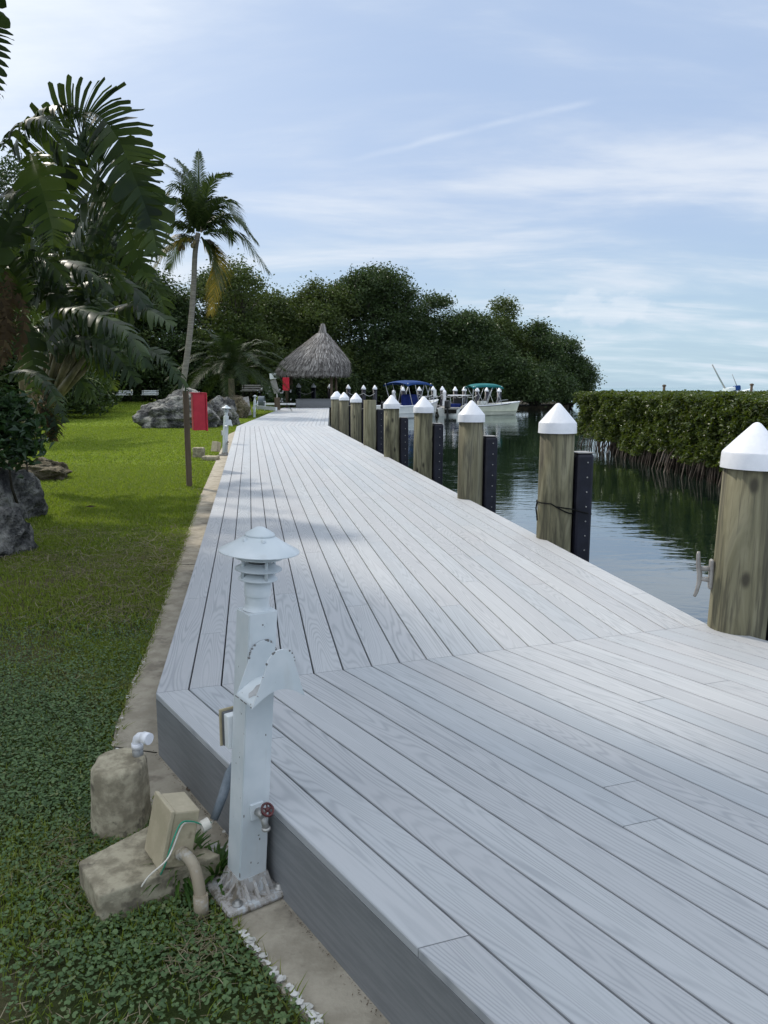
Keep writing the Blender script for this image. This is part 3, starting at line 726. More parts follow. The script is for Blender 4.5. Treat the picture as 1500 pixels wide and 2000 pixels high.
dup(lamp0, (-4.0, 19.3, ZC), rad(10), 'white lamp post right of the red cabinet post, second nearest', skip=())
dup(lamp0, (-7.10, 42.3, ZC), rad(30), 'white lamp post at the edge of the far boardwalk near the leaning board', 1.03)
dup(lamp0, (-7.72, 58.5, ZC), rad(30), 'farthest white lamp post, in front of the red box below the thatched hut', 1.1)

# ------------------------------------------------------------------ concrete, junction box and pipes by the lamp
def erode(bm, name, mat, vox, amp, scale, parent=None):
    """voxel-remesh a solid so its skin can be pitted evenly, then push it about with noise"""
    me = bpy.data.meshes.new('tmp'); bm.to_mesh(me); bm.free(); o = bpy.data.objects.new('tmp', me); C.objects.link(o)
    md = o.modifiers.new('r', 'REMESH'); md.mode = 'VOXEL'; md.voxel_size = vox
    dg = bpy.context.evaluated_depsgraph_get(); me2 = bpy.data.meshes.new_from_object(o.evaluated_get(dg)); bpy.data.objects.remove(o)
    me2.update(); nr = [v.normal.copy() for v in me2.vertices]
    for v, n in zip(me2.vertices, nr):
        p = v.co.copy(); chip = max(0, noise.noise(p*scale*1.3+Vector((7, 1, 3)))-.35)
        v.co = p+n*(amp*.9*noise.fractal(p*scale, 1, 2, 4)+amp*.55*noise.noise(p*scale*5)-amp*2.2*chip)
    me2.polygons.foreach_set('use_smooth', [True]*len(me2.polygons)); me2.materials.clear(); me2.materials.append(mat); me2.name = name
    ob = bpy.data.objects.new(name, me2); C.objects.link(ob)
    if parent is not None: ob.parent = parent
    return ob
def rough_block(corners, z0, z1, name, mat, vox=.008, amp=.006, scale=14, rnd=.008):
    bm = bmesh.new(); lo = [bm.verts.new((p[0], p[1], z0)) for p in corners]; hi = [bm.verts.new((p[0], p[1], z1)) for p in corners]
    bm.faces.new(lo[::-1]); bm.faces.new(hi)
    for k in range(4): bm.faces.new([lo[k], lo[(k+1) % 4], hi[(k+1) % 4], hi[k]])
    bmesh.ops.recalc_face_normals(bm, faces=bm.faces[:]); bmesh.ops.bevel(bm, geom=bm.edges[:], offset=rnd, segments=2, affect='EDGES')
    return erode(bm, name, mat, vox, amp, scale)
zs = -.205
cs = [G(155, 1680, zs), G(190, 1748, zs), G(330, 1715, zs), G(440, 1612, zs), G(300, 1622, zs)]
cs = [G(152, 1682, zs), G(190, 1750, zs), G(432, 1668, zs), G(300, 1606, zs)]
slab = rough_block(cs, ZC-.05, zs, 'concrete_slab', MAT['stone'], .006, .0020, 14, .005)
tag(slab, 'low rough-edged concrete slab under the beige junction box', 'slab')
# stub
sc = Vector((-1.02, 2.765, ZC-.02)); st = thing('concrete_stub', 'round concrete stub on the lawn with a white pipe elbow on top', 'concrete block', sc)
bm = bmesh.new(); bmesh.ops.create_cone(bm, cap_ends=True, segments=40, radius1=.118, radius2=.103, depth=.30)
bmesh.ops.bevel(bm, geom=[e for e in bm.edges if len(e.link_faces) == 2 and abs(e.verts[0].co.z-e.verts[1].co.z) < .001], offset=.012, segments=3, affect='EDGES')
for v in bm.verts: v.co.x = min(v.co.x, .098); v.co.z += .145; v.co.z -= max(0, v.co.z-.2)*.25*(.5-v.co.x*3)*(v.co.y < .02)
erode(bm, 'block', MAT['stone'], .0075, .0018, 11, st)
e0 = Vector((.062, .035, .29))
m = MB(); m.lathe([(.021, 0), (.021, .022), (.018, .024), (.018, .034)], 18, e0); m.build('pipe_collar', MAT['steel'], st)
m = MB(); pts = [e0+Vector((0, 0, .030)), e0+Vector((0, 0, .055))]+[e0+Vector((.026*(1-math.cos(a)), -.014*(1-math.cos(a)), .055+.026*math.sin(a))) for a in (rad(30), rad(60), rad(90))]+[e0+Vector((.052, -.028, .081))]
m.tube(pts, .019, 16); m.tube([e0+Vector((.030, -.016, .081)), e0+Vector((.058, -.031, .081))], .0225, 18); m.tube([e0+Vector((0, 0, .03)), e0+Vector((0, 0, .05))], .0225, 18)
m.build('elbow', MAT['whiteplastic'], st)
# junction box
jb = thing('junction_box', 'beige plastic junction box tilted on the concrete slab', 'junction box', Vector((-.742, 2.40, zs)))
R = Matrix((DN, DN2, Vector((0, 0, 1)))).transposed() @ Matrix.Rotation(rad(13), 3, 'X').inverted()
def jx(x, y, z): return R @ Vector((x, y, z))
MB().box(jx(0, .01, .10), (.148, .092, .195), R, .006).build('body', MAT['beige'], jb)
MB().box(jx(0, -.044, .10), (.162, .016, .208), R, .004).build('cover', MAT['beige'], jb)
bs = jb.location
m = MB(); a = bs+jx(.06, .012, .05); pts = [a, a+Vector((.035, -.035, .008)), a+Vector((.068, -.068, -.012)), a+Vector((.090, -.10, -.065)), a+Vector((.098, -.118, -.14)), a+Vector((.100, -.124, -.22))]
cp = thing('conduit_elbow', 'tan plastic conduit elbow curving from the junction box into the grass', 'pipe', a)
def smooth_path(p, n=6):
    p = [Vector(q) for q in p]; out = []
    for i in range(len(p)-1):
        p0, p1, p2, p3 = p[max(i-1, 0)], p[i], p[i+1], p[min(i+2, len(p)-1)]
        for k in range(n):
            t = k/n; out.append(.5*((2*p1)+(p2-p0)*t+(2*p0-5*p1+4*p2-p3)*t*t+(3*p1-p0-3*p2+p3)*t**3))
    return out+[p[-1]]
MB().tube(smooth_path(pts), .0195, 16).build('bend', MAT['pipe'], cp, a)
MB().tube([a+Vector((.0965, -.114, -.078)), a+Vector((.100, -.124, -.150))], .0240, 18).build('coupling', MAT['pipe'], cp, a)
MB().tube([a+Vector((-.004, .004, 0)), a+Vector((.022, -.022, .006))], .0235, 18).build('bush', MAT['pipe'], cp, a)
# insulated pipe from the lamp post and the loose wires
ip = thing('insulated_cable', 'grey foam-covered cable sleeve hanging behind the lamp post', 'cable', L0+Vector((-.09, .12, .12)))
p1, p2 = D(448, 1512, 2.52), D(418, 1600, 2.46)
MB().tube([p1+Vector((.05, .02, .08)), p1, p1.lerp(p2, .5)+Vector((.003, 0, 0)), p2], [.017, .017, .0165, .014], 14).build('sleeve', MAT['grey_foam'], ip, ip.location)
MB().tube([p2, p2+Vector((-.012, -.01, -.016)), D(402, 1612, 2.42)], .004, 8).build('core', MAT['wire_white'], ip, ip.location)
rg = D(401, 1611, 2.40); ax_ = Vector((.75, .55, .2)).normalized()
m = MB(); m.lathe([(.016, -.014), (.0205, -.014), (.0205, -.014), (.0205, .014), (.0205, .014), (.016, .014), (.016, .014), (.016, -.014)], 20, rg, ax_.to_track_quat('Z', 'Y').to_matrix()); 
tag(m.build('pipe_ring', MAT['wire_white']), 'short white plastic pipe ring threaded by green and white wires', 'pipe')
wg = smooth_path([D(412, 1606, 2.42), rg, D(372, 1604, 2.36), D(352, 1610, 2.33), D(335, 1650, 2.30), D(322, 1690, 2.29), D(312, 1712, 2.32)])
tag(MB().tube(wg, .0028, 6).build('wire', MAT['wire_green']), 'green wire hanging over the side of the junction box', 'wire')
ww = smooth_path([D(412, 1607, 2.42), rg+Vector((0, 0, .003)), D(375, 1606, 2.365), D(356, 1612, 2.34), D(340, 1650, 2.31), D(325, 1680, 2.27), D(292, 1710, 2.25), D(276, 1732, 2.24)])
tag(MB().tube(ww, .0027, 6).build('wire', MAT['wire_white']), 'white wire trailing from the junction box onto the slab', 'wire')
# strappy weed at the foot of the conduit
MAT['weed'] = leafmat('strap_leaf', [(0, (.03, .075, .015)), (.6, (.06, .13, .02)), (1, (.10, .18, .03))], .45, .4, .25)
def tuft(loc, n, L, name, label):
    m = MB()
    for k in range(n):
        a = random.uniform(0, 6.283); l = L*random.uniform(.6, 1.1); el = random.uniform(.35, 1.2); w = .007*random.uniform(.7, 1.2)
        d = Vector((math.cos(a), math.sin(a), 0)); s = Vector((-d.y, d.x, 0)); p = Vector(loc)+d*random.uniform(0, .02); vs = []
        for i in range(5):
            t = i/4; q = p+d*(l*t*math.cos(el))+Vector((0, 0, l*(t*math.sin(el)-.55*t*t*(1-.4*math.sin(el))))); ww_ = w*(1-t**2.2)+.0004; vs += [q-s*ww_, q+s*ww_+Vector((0, 0, .002))]
        m.add(vs, [[2*i, 2*i+1, 2*i+3, 2*i+2] for i in range(4)])
    return tag(m.build(name, MAT['weed']), label, 'weed')
tuft(G(350, 1722, ZC)+Vector((0, .02, .02)), 90, .22, 'weed_tuft', 'strappy green weed growing left of the conduit elbow')
tuft(G(418, 1728, ZC)+Vector((0, .03, .02)), 60, .17, 'weed_tuft', 'strappy green weed between the conduit elbow and lamp base')
# rust stain drain hole on the concrete
m = MB(); g = G(372, 1540, ZC+.004); m.lathe([(.012, .003), (.017, .004), (.019, 0)], 16, g); 
tag(m.build('drain_ring', MAT['postwood']), 'small rusty ring on the concrete strip beside the fascia', 'ring')

# second set of concrete blocks by the second lamp
b2 = G(388, 893, ZC)
tag(rough_block([b2+Vector(p) for p in ((-.13, -.1, 0), (.14, -.1, 0), (.14, .12, 0), (-.13, .12, 0))], ZC-.05, ZC+.24, 'concrete_block', MAT['stone'], .02, .01, 8, .02), 'small upright concrete block between the red post and second lamp', 'concrete block')
b2 = G(410, 898, ZC)
tag(rough_block([b2+Vector(p) for p in ((-.17, -.12, 0), (.2, -.12, 0), (.2, .2, 0), (-.17, .2, 0))], ZC-.05, ZC+.09, 'concrete_slab', MAT['stone'], .02, .01, 8, .02), 'low concrete slab at the foot of the second lamp post', 'slab')
o = dup(jb, G(421, 889, ZC)+Vector((0, 0, .09)), rad(20), 'small upright box on the slab beside the second lamp post', 1.25)

# ------------------------------------------------------------------ red cabinet on its post
rp = G(370, 950, ZC); rc = thing('cabinet_post', 'square brown wooden post carrying the red cabinet on the lawn', 'post', rp)
MB().box((0, 0, .80), (.092, .092, 1.66), Matrix.Rotation(rad(20), 3, 'Z'), .004).build('upright', MAT['postwood'], rc)
cb = thing('red_cabinet', 'bright red cabinet fixed to the wooden post on the lawn', 'cabinet', rp+Vector((.05, 0, 1.0)))
Rc = Matrix.Rotation(rad(24), 3, 'Z')
MB().box(Rc @ Vector((.165, .06, .27)), (.21, .16, .62), Rc, .006).build('body', MAT['red'], cb)
MB().box(Rc @ Vector((.288, .06, .27)), (.030, .175, .645), Rc, .006).build('door', MAT['red'], cb)
MB().box(Rc @ Vector((.165, .06, .59)), (.25, .18, .016), Rc, .004).build('lid', MAT['red'], cb)

# ------------------------------------------------------------------ rocks
def rock(name, label, c, size, seed, mat, cut=-.2, sub=5, amp=.33, group=None):
    bm = bmesh.new(); bmesh.ops.create_icosphere(bm, subdivisions=sub, radius=1)
    off = Vector((seed*3.1, seed*1.7, seed*.9))
    for v in bm.verts:
        n = v.co.normalized(); p = n*1.3+off
        d = 1+amp*noise.fractal(p*1.1, 1.0, 2.0, 3)+.14*(abs(noise.noise(p*2.6))-.3)*2*amp+.10*amp*noise.fractal(p*5.5, .8, 2, 3)*1.4-.10*amp*abs(noise.noise(p*13))
        q = n*d; q.z = max(q.z, cut); v.co = Vector((q.x*size[0], q.y*size[1], q.z*size[2]))
    bm.verts.index_update(); m = MB(); m.add([v.co.copy() for v in bm.verts], [[v.index for v in f.verts] for f in bm.faces], False); bm.free()
    o = m.build(name, mat); o.location = c; tag(o, label, 'rock', group); return o
RG = 'limestone boulders around the lawn'
rock('boulder', 'dark grey boulder on the lawn below the leaves, behind the nearest one', G(10, 1020, ZC)+Vector((-.1, .35, .20)), (.36, .40, .44), 1.3, MAT['rock'], -.6, group=RG)
rock('boulder', 'pale pitted grey boulder at the left edge, nearest on the lawn', G(-25, 1090, ZC)+Vector((-.05, .3, .12)), (.30, .34, .35), 4.2, MAT['rock'], -.6, group=RG)
rock('boulder', 'low tan layered rock beside the planter wall', G(62, 938, ZC)+Vector((0, .4, .10)), (.52, .5, .24), 7.7, MAT['rock_tan'], -.5, group=RG)
rock('boulder', 'large grey boulder on the lawn behind the red cabinet post', G(345, 836, ZC)+Vector((0, .9, .40)), (1.75, 1.2, .98), 2.4, MAT['rock'], -.55, group=RG, amp=.28)
rock('boulder', 'dark grey boulder on the lawn right of the largest one', G(418, 833, ZC)+Vector((.0, 1.8, .36)), (.80, .8, .86), 9.1, MAT['rock'], -.55, group=RG)
rock('boulder', 'tan rock behind the leaning white board by the far lawn', Vector((-8.7, 43.5, .35)), (1.1, .9, .62), 5.5, MAT['rock_tan'], -.7, group=RG)
rock('boulder', 'small pale rock beside the leaning white board', Vector((-7.7, 41.8, .18)), (.42, .5, .6), 12.5, MAT['rock_tan'], -.8, group=RG)
m = MB(); m.box(G(-40, 932, ZC)+Vector((-.15, .5, .22)), (1.35, .35, .58), Matrix.Rotation(rad(8), 3, 'Z'), .02)
tag(m.build('planter_wall', MAT['concrete']), 'short tan planter wall under the big leaves at the left edge', 'wall')

# ------------------------------------------------------------------ foliage
MAT['bark'] = mottled('grey_bark', (.10, .09, .075), (.19, .17, .14), 6, .9, .1, .5, .02, stretch=(1, 1, .4))
MAT['darkbark'] = mottled('dark_bark', (.035, .031, .025), (.075, .066, .052), 6, .9, .1, .5, .02, stretch=(1, 1, .4))
MAT['palmbark'] = mottled('palm_trunk', (.17, .155, .135), (.27, .25, .22), 3, .9, .1, .4, .01, stretch=(.6, .6, 7))
MAT['petiole'] = mottled('leaf_stalk', (.10, .095, .045), (.21, .185, .10), 6, .5, .35, stretch=(1, 1, .3))
MAT['rib'] = mottled('leaf_midrib', (.12, .15, .05), (.17, .19, .08), 6, .5, .35)
MAT['drystem'] = mottled('old_leaf_bases', (.10, .08, .05), (.22, .18, .11), 8, .85, .15, stretch=(1, 1, .2))
MAT['mangrove'] = leafmat('mangrove_leaf', [(0, (.020, .040, .015)), (.5, (.036, .068, .020)), (.85, (.056, .094, .026)), (1, (.08, .115, .036))], .45, .40, .25, (.06, .10, .01), clump=.22)
MAT['mangrove2'] = leafmat('mangrove_leaf_yellow', [(0, (.032, .052, .014)), (.5, (.056, .088, .020)), (.85, (.082, .118, .026)), (1, (.115, .14, .04))], .45, .40, .30, (.08, .12, .01), clump=.22)
MAT['hedge'] = leafmat('clipped_mangrove_leaf', [(0, (.030, .050, .010)), (.45, (.056, .086, .014)), (.8, (.080, .112, .018)), (.95, (.11, .130, .03)), (1, (.16, .16, .07))], .36, .5, .28, (.16, .22, .01))
MAT['roots'] = mottled('mangrove_roots', (.055, .042, .034), (.17, .14, .115), 3, .9, .1)
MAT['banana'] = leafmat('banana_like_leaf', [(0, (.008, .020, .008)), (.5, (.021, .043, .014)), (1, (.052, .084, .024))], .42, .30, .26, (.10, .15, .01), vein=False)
MAT['banana_lit'] = leafmat('sunlit_banana_leaf', [(0, (.040, .075, .014)), (.5, (.060, .105, .018)), (1, (.09, .135, .025))], .36, .5, .42, (.22, .28, .02))  # brighter copy of the banana leaf, sunlight put into its colour
MAT['deadleaf'] = leafmat('dead_leaf', [(0, (.030, .021, .012)), (.6, (.060, .041, .022)), (1, (.11, .08, .042))], .7, .2, .2, (.2, .12, .03))
MAT['palm'] = leafmat('palm_leaflet', [(0, (.018, .034, .010)), (.5, (.034, .058, .015)), (1, (.062, .088, .024))], .5, .3, .24, (.10, .15, .02))
MAT['palmyellow'] = leafmat('palm_leaflet_yellowing', [(0, (.04, .06, .015)), (.6, (.09, .10, .018)), (1, (.30, .20, .03))], .45, .4, .35, (.4, .28, .03))
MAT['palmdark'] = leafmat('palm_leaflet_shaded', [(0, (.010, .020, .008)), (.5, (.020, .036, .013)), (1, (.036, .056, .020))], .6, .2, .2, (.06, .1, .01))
MAT['seagrape'] = leafmat('round_shrub_leaf', [(0, (.016, .04, .014)), (.6, (.03, .07, .022)), (1, (.055, .105, .035))], .38, .5, .2, (.08, .16, .02))

def leaf_cards(Cn, size, up=.35, fold=.18, aspect=.5):
    """leaf shaped quads (folded along the middle) at points Cn with random facing"""
    n = len(Cn); d = rng.normal(0, 1, (n, 3)); d[:, 2] = d[:, 2]*.6-.1; d /= np.linalg.norm(d, axis=1)[:, None]
    r = rng.normal(0, 1, (n, 3)); r[:, 2] = np.abs(r[:, 2])+up
    s = np.cross(d, r); s /= np.linalg.norm(s, axis=1)[:, None]+1e-9; nn = np.cross(s, d)
    L = size*rng.uniform(.6, 1.35, n); L = L[:, None]; W = L*aspect*.5
    a = Cn-d*L*.5; b = Cn+d*L*.5; m1 = Cn+s*W+nn*L*fold; m2 = Cn-s*W+nn*L*fold
    V = np.stack([a, m1, b, m2], 1).reshape(-1, 3); i = np.arange(n)[:, None]*4
    return V, i+np.array([[0, 1, 2, 3]])

def crown_points(lobes, ntw, per, spread):
    """twig clusters over the shells of ellipsoid lobes, then leaves round each twig"""
    vol = np.array([l[3]*l[4]*l[5] for l in lobes])**.67; vol /= vol.sum(); out = []
    for l, f in zip(lobes, vol):
        k = max(4, int(ntw*f)); u = rng.normal(0, 1, (k, 3)); u /= np.linalg.norm(u, axis=1)[:, None]; u[:, 2] = np.where(u[:, 2] < -.55, -u[:, 2], u[:, 2])
        r = rng.uniform(.30, 1, k)**.45*rng.normal(1, .07, k)
        c = np.array(l[:3])+u*r[:, None]*np.array(l[3:6])
        cnt = rng.poisson(per, k).clip(4); idx = np.repeat(np.arange(k), cnt)
        p = c[idx]+rng.normal(0, spread, (len(idx), 3))*np.array([1, 1, .72]); out.append(p)
    return np.concatenate(out)

def make_tree(name, label, cat, loc, lobes, ntw, per, spread, leaf, mat, trunks, group=None, scale=1.0, rz=0):
    r = thing(name, label, cat, loc, rz, group)
    V, F = leaf_cards(crown_points(lobes, ntw, per, spread), leaf)
    np_mesh('crown', V, F, mat, r)
    m = MB()
    for base, rad0 in trunks:
        for l in random.sample(lobes, min(len(lobes), 5)):
            e = Vector(l[:3]); b = Vector(base); k = b.lerp(e, .45)+Vector((random.uniform(-.4, .4), random.uniform(-.4, .4), .3))
            m.tube([b, b.lerp(k, .5)+Vector((random.uniform(-.15, .15), 0, 0)), k, e], [rad0, rad0*.8, rad0*.55, rad0*.15], 7)
            for _ in range(3):
                e2 = e+Vector((random.uniform(-1, 1)*l[3], random.uniform(-1, 1)*l[4], random.uniform(-.5, .9)*l[5])); m.tube([k.lerp(e, .5), e2], [rad0*.3, rad0*.08], 5)
    m.build('trunk', MAT['darkbark'], r)
    return r

def tree_lobes(seed, h, wx, wy, zlow, n=11):
    rs = np.random.default_rng(seed); L = []
    for k in range(n):
        z = rs.uniform(zlow+.15*h, h*.86); q = (1-((z-zlow)/(h-zlow))**2.2)**.5
        a = rs.uniform(0, 6.28); rr = rs.uniform(.35, .85)*q
        sz = rs.uniform(.20, .33)*h*.62
        L.append((wx*rr*math.cos(a), wy*rr*math.sin(a), z, sz*rs.uniform(.9, 1.4), sz*rs.uniform(.9, 1.4), sz*rs.uniform(.6, .95)))
    L.append((0, 0, h*.80, wx*.42, wy*.42, h*.20)); L.append((0, 0, h*.45, wx*.75, wy*.75, h*.33))
    return L
MG = 'mangrove and buttonwood trees behind the basin'
protos = []
for k, (h, wx, zl) in enumerate([(10, 4.6, 1.0), (10, 5.0, .3), (10, 4.2, .6), (10, 5.4, .1)]):
    protos.append((k, h, wx, zl))
def add_tree(k, loc, hgt, wid, label, mat, rz=0.0, ntw=430, per=44, zl=None, leaf=.25):
    h = hgt; z0 = protos[k][3] if zl is None else zl
    L = tree_lobes(100+k*7+int(loc[0]*10) % 50, h, wid, wid*.85, z0)
    return make_tree('mangrove_tree', label, 'tree', loc, L, ntw, per, .42, leaf, mat, [((random.uniform(-.5, .5), 0, -.2), .22), ((random.uniform(-1, 1), .4, -.2), .16)], MG, rz=rz)
# u, top v, distance, half width m, material, label
tl = [(-70, 300, 52, 6.0, 0, 'tall dark tree behind the big leaves at the left edge of the photo'),
      (75, 420, 58, 5.6, 0, 'dark tree behind the big-leaved plants, left of the pale feathery palm'),
      (215, 470, 60, 5.4, 1, 'yellow-green tree showing behind the big-leaved plants and left of the coconut palm'),
      (315, 540, 62, 4.6, 0, 'dark tree directly behind the coconut palm trunk, left side'),
      (425, 535, 66, 3.6, 0, 'dark tree between the coconut palm crown and the low feathery palm'),
      (470, 512, 60, 1.9, 1, 'slender loose tree just right of the coconut palm crown'),
      (535, 575, 66, 4.2, 1, 'yellowish tree behind the low feathery palm and left of the thatched roof'),
      (618, 548, 68, 4.0, 1, 'yellow-green tree rising behind the peak of the thatched roof'),
      (725, 519, 70, 4.4, 0, 'tallest broad tree right of the thatched roof'),
      (786, 540, 72, 2.6, 0, 'narrow dark tree at the right shoulder of the tallest tree'),
      (850, 575, 74, 4.2, 0, 'dark rounded tree above the blue-topped boat'),
      (925, 610, 73, 4.4, 0, 'dark spreading tree above the small boat with the white hard top'),
      (985, 582, 77, 3.6, 1, 'yellowish-topped tree above the teal-topped boat'),
      (1050, 635, 78, 3.9, 0, 'dark tree right of the teal-topped boat and yellowish-topped tree'),
      (1108, 662, 80, 2.9, 0, 'low dark tree overhanging the water near the right end of the bank')]
for i, (u, v, y, hw, mi, lab) in enumerate(tl):
    p = D(u, v, y); z0 = -.4
    add_tree(i % 4, (p.x, y, z0), p.z-z0+.1, hw, lab, MAT['mangrove2' if mi else 'mangrove'], ntw=720 if hw > 3 else 300, per=56, zl=.2)
# last tree with its crown leaning out over the water
p = D(1128, 690, 80)
L = [(-1.6, 0, 2.6, 2.4, 2.2, 2.2), (.4, 0, 3.4, 1.9, 1.8, 1.1), (1.3, -.2, 2.6, 1.1, 1.3, .8), (.0, .2, 4.3, 1.2, 1.2, .6), (.7, 0, 1.5, .9, 1.0, .55), (-.6, 0, .9, 1.6, 1.6, .9), (-2.2, 0, 1.0, 1.8, 1.6, 1.2)]
make_tree('mangrove_tree', 'small mangrove at the right end of the bank, crown leaning over the water', 'tree', (p.x, 80, -.5), L, 420, 34, .30, .22, MAT['mangrove'], [((-1.8, 0, -.2), .2), ((-1.0, .4, -.2), .14)], MG)
# dark understorey along the bank: separate bushes
BG = 'dark bushes under the trees along the bank'
bush_l = [('dense dark bush under the trees behind the left white bench', 205, 61), ('dense dark bush under the trees behind the right white bench', 300, 61), ('dark bush behind the base of the coconut palm', 390, 60),
          ('dark bush behind the hose reel and dark bench', 500, 62), ('dark bush behind the thatched hut posts', 625, 66), ('dark bush behind the black pilings right of the hut', 700, 69),
          ('dark bush behind the blue-topped boat', 790, 70), ('dark bush behind the sign piling', 858, 71), ('dark bush behind the white hard-topped boat', 925, 71), ('dark bush behind the teal-topped boat', 985, 72), ('dark bush at the water right of the teal-topped boat', 1050, 74), ('dark bush at the left edge behind the big leaves', 110, 60), ('dark bush at far left behind the planter plants', 20, 58), ('dark bush on the lawn edge behind the fanned stalks', 78, 46), ('dark bush on the lawn edge left of both white benches', 165, 60), ('dark bush at the far left of the lawn edge', 40, 40)]
b0 = None
for lab, u, y in bush_l:
    p = D(u, 757, y)
    if b0 is None:
        L = [(0, 0, 1.6, 3.0, 1.8, 1.7), (-1.8, .2, 1.2, 1.6, 1.4, 1.3), (1.9, 0, 1.4, 1.7, 1.5, 1.5), (.4, 0, 2.8, 1.5, 1.3, 1.0)]
        b0 = make_tree('bush', lab, 'bush', (p.x, y, -.45), L, 420, 40, .34, .24, MAT['mangrove'], [((0, 0, -.2), .1)], BG)
    else: dup(b0, (p.x, y, -.45), random.uniform(-.4, .4), lab, random.uniform(.95, 1.25))
# white-flowered shrub beside the hut
fs = make_tree('flowering_shrub', 'green shrub with white flowers left of the thatched hut', 'shrub', (D(532, 780, 56.5).x, 56.5, -.3), [(0, 0, .9, .75, .6, .8), (.9, .3, 1.0, .8, .6, .8)], 90, 26, .22, .16, MAT['seagrape'], [((0, 0, 0), .04)])
m = MB()
for k in range(26):
    c = Vector((random.uniform(-.7, 1.5), -.65+random.uniform(-.1, .1), random.uniform(.4, 1.7)))
    for j in range(5): a = j*1.2566; m.add([c, c+Vector((.05*math.cos(a), -.02, .05*math.sin(a))), c+Vector((.075*math.cos(a+.5), -.01, .075*math.sin(a+.5))), c+Vector((.05*math.cos(a+1.0), -.02, .05*math.sin(a+1.0)))], [[0, 1, 2, 3]])
m.build('flowers', MAT['whiteplastic'], fs)

# off-frame trees added on the left to shade the near boards and grass
SG = 'unseen trees added left of the camera to cast shade'
for k, (x, y, z, r_, lab) in enumerate([(-7.9, 8.9, 8.9, 2.1, 'added unseen shade tree left of the camera, in the middle of the group'), (-5.8, 7.2, 9.0, 1.9, 'added unseen shade tree leaning towards the boardwalk, left of the camera'),
        (-3.7, 5.9, 9.0, 1.8, 'added unseen shade tree with the longest leaning trunk, its crown nearest the boardwalk'), (-7.3, 10.6, 9.1, 1.5, 'added unseen shade tree over the planter, left of the lawn'), (-9.4, 12.6, 8.9, 2.0, 'farthest left of the added unseen shade trees'), (-1.7, 4.5, 9.3, 1.8, 'added unseen shade tree crown high above the near boards'), (-2.9, 7.0, 9.0, 1.4, 'added unseen slim shade tree whose small crown hangs over the boardwalk'), (-.6, 6.0, 9.2, 1.5, 'added unseen shade tree with the crown farthest right over the boards'), (-5.2, 5.4, 8.8, 2.2, 'added unseen shade tree closest behind the camera on the left')]):
    L = [(0, 0, z, r_, r_, .7), (r_*.5, -.5, z+.6, r_*.6, r_*.7, .5), (-r_*.5, .4, z+.5, r_*.7, r_*.6, .5), (0, 0, z+.4, r_*.8, r_*.8, .5)]
    make_tree('added_shade_tree', lab, 'tree', (x, y, -.3), L, 420, 34, .24, .30, MAT['mangrove'], [((-9-x, 4-y-k*.5, 0), .2)], SG)

# ------------------------------------------------------------------ big-leaved plants on the left
def torn_leaf(plant, ctrl, width, nrm, mat, droop=.35, tear=.5, n=34, name='leaf', stalk=None):
    """banana-like blade: midrib along ctrl, each side split into drooping strips"""
    P = smooth_path(ctrl, 8); d = [0.0]
    for a, b in zip(P, P[1:]): d.append(d[-1]+(b-a).length)
    Lt = d[-1]; 
    def at(t):
        q = t*Lt
        for i in range(len(d)-1):
            if q <= d[i+1]: return P[i].lerp(P[i+1], (q-d[i])/max(1e-6, d[i+1]-d[i]))
        return P[-1]
    m = MB(); nrm = Vector(nrm).normalized(); n = max(n, int(Lt/.036))
    for side in (-1, 1):
        g0 = 0; strip = 0
        while g0 < n:
            ln = random.choice((1, 2, 2, 2, 3, 4)) if random.random() < tear else random.choice((3, 4, 6))
            
            tan0 = (at(min(1, g0/n+.01))-at(max(0, g0/n-.01))).normalized()
            while ln > 1:
                t1_ = min(1, (g0+ln)/n); tan1 = (at(min(1, t1_+.01))-at(max(0, t1_-.01))).normalized()
                if tan0.angle(tan1, 0) < .15: break
                ln -= 1
            g1 = min(n, g0+ln); dr = droop*random.uniform(.4, 1.5); tw = random.uniform(-.6, .6); sw = random.uniform(-.10, .10); cutl = random.uniform(.74, 1.06)
            cols = []
            for g in range(g0, g1+1):
                t = g/n; p = at(t); tg = (at(min(1, t+.01))-at(max(0, t-.01))).normalized(); s = tg.cross(nrm).normalized()*side; up = s.cross(tg).normalized()*side
                w = width*(math.sin(math.pi*min(1, (.06+t*.94)))**.5)*(1-.25*t)*cutl
                gap = (.012*(g == g0)-.012*(g == g1))*random.uniform(.5, 1.6)
                col = []
                for k, f in enumerate((0, .3, .65, 1)):
                    fwd = tg*(w*f*(.30+sw+.30*t)+gap*f*2+(g-(g0+g1)/2)*-.012*(f > .9)); w_ = w*(1-.06*(f > .9)*abs(g-(g0+g1)/2)/max(1, (g1-g0)/2))
                    dz = -dr*w*f*f; lift = .12*w*math.sin(f*1.8)
                    side_v = s*w_*f*math.sqrt(max(.15, 1-(dr*f)**2*.7))
                    col.append(p+side_v+fwd+up*(lift+tw*.15*w*f*(g-g0-(g1-g0)/2)/max(1, g1-g0))+Vector((0, 0, dz)))
                cols.append(col)
            vs = [q for c in cols for q in c]; k4 = 4
            m.add(vs, [[a*k4+b, a*k4+b+1, (a+1)*k4+b+1, (a+1)*k4+b] for a in range(len(cols)-1) for b in range(3)], True)
            g0 = g1
    lf = m.build(name, mat, plant, plant.location)
    rp_ = [at(k/16) for k in range(17)]
    if stalk is not None: rp_ = smooth_path([Vector(stalk), Vector(stalk).lerp(rp_[0], .55)+Vector((0, 0, .12)), rp_[0]], 4)[:-1]+rp_
    nn_ = len(rp_); MB().tube(rp_, [.028*(1-.85*i/nn_) for i in range(nn_)], 6).build('midrib', MAT['rib'] if mat is not MAT['deadleaf'] else MAT['drystem'], lf)
    return lf
BG2 = 'giant big-leaved plants in the planter on the left'
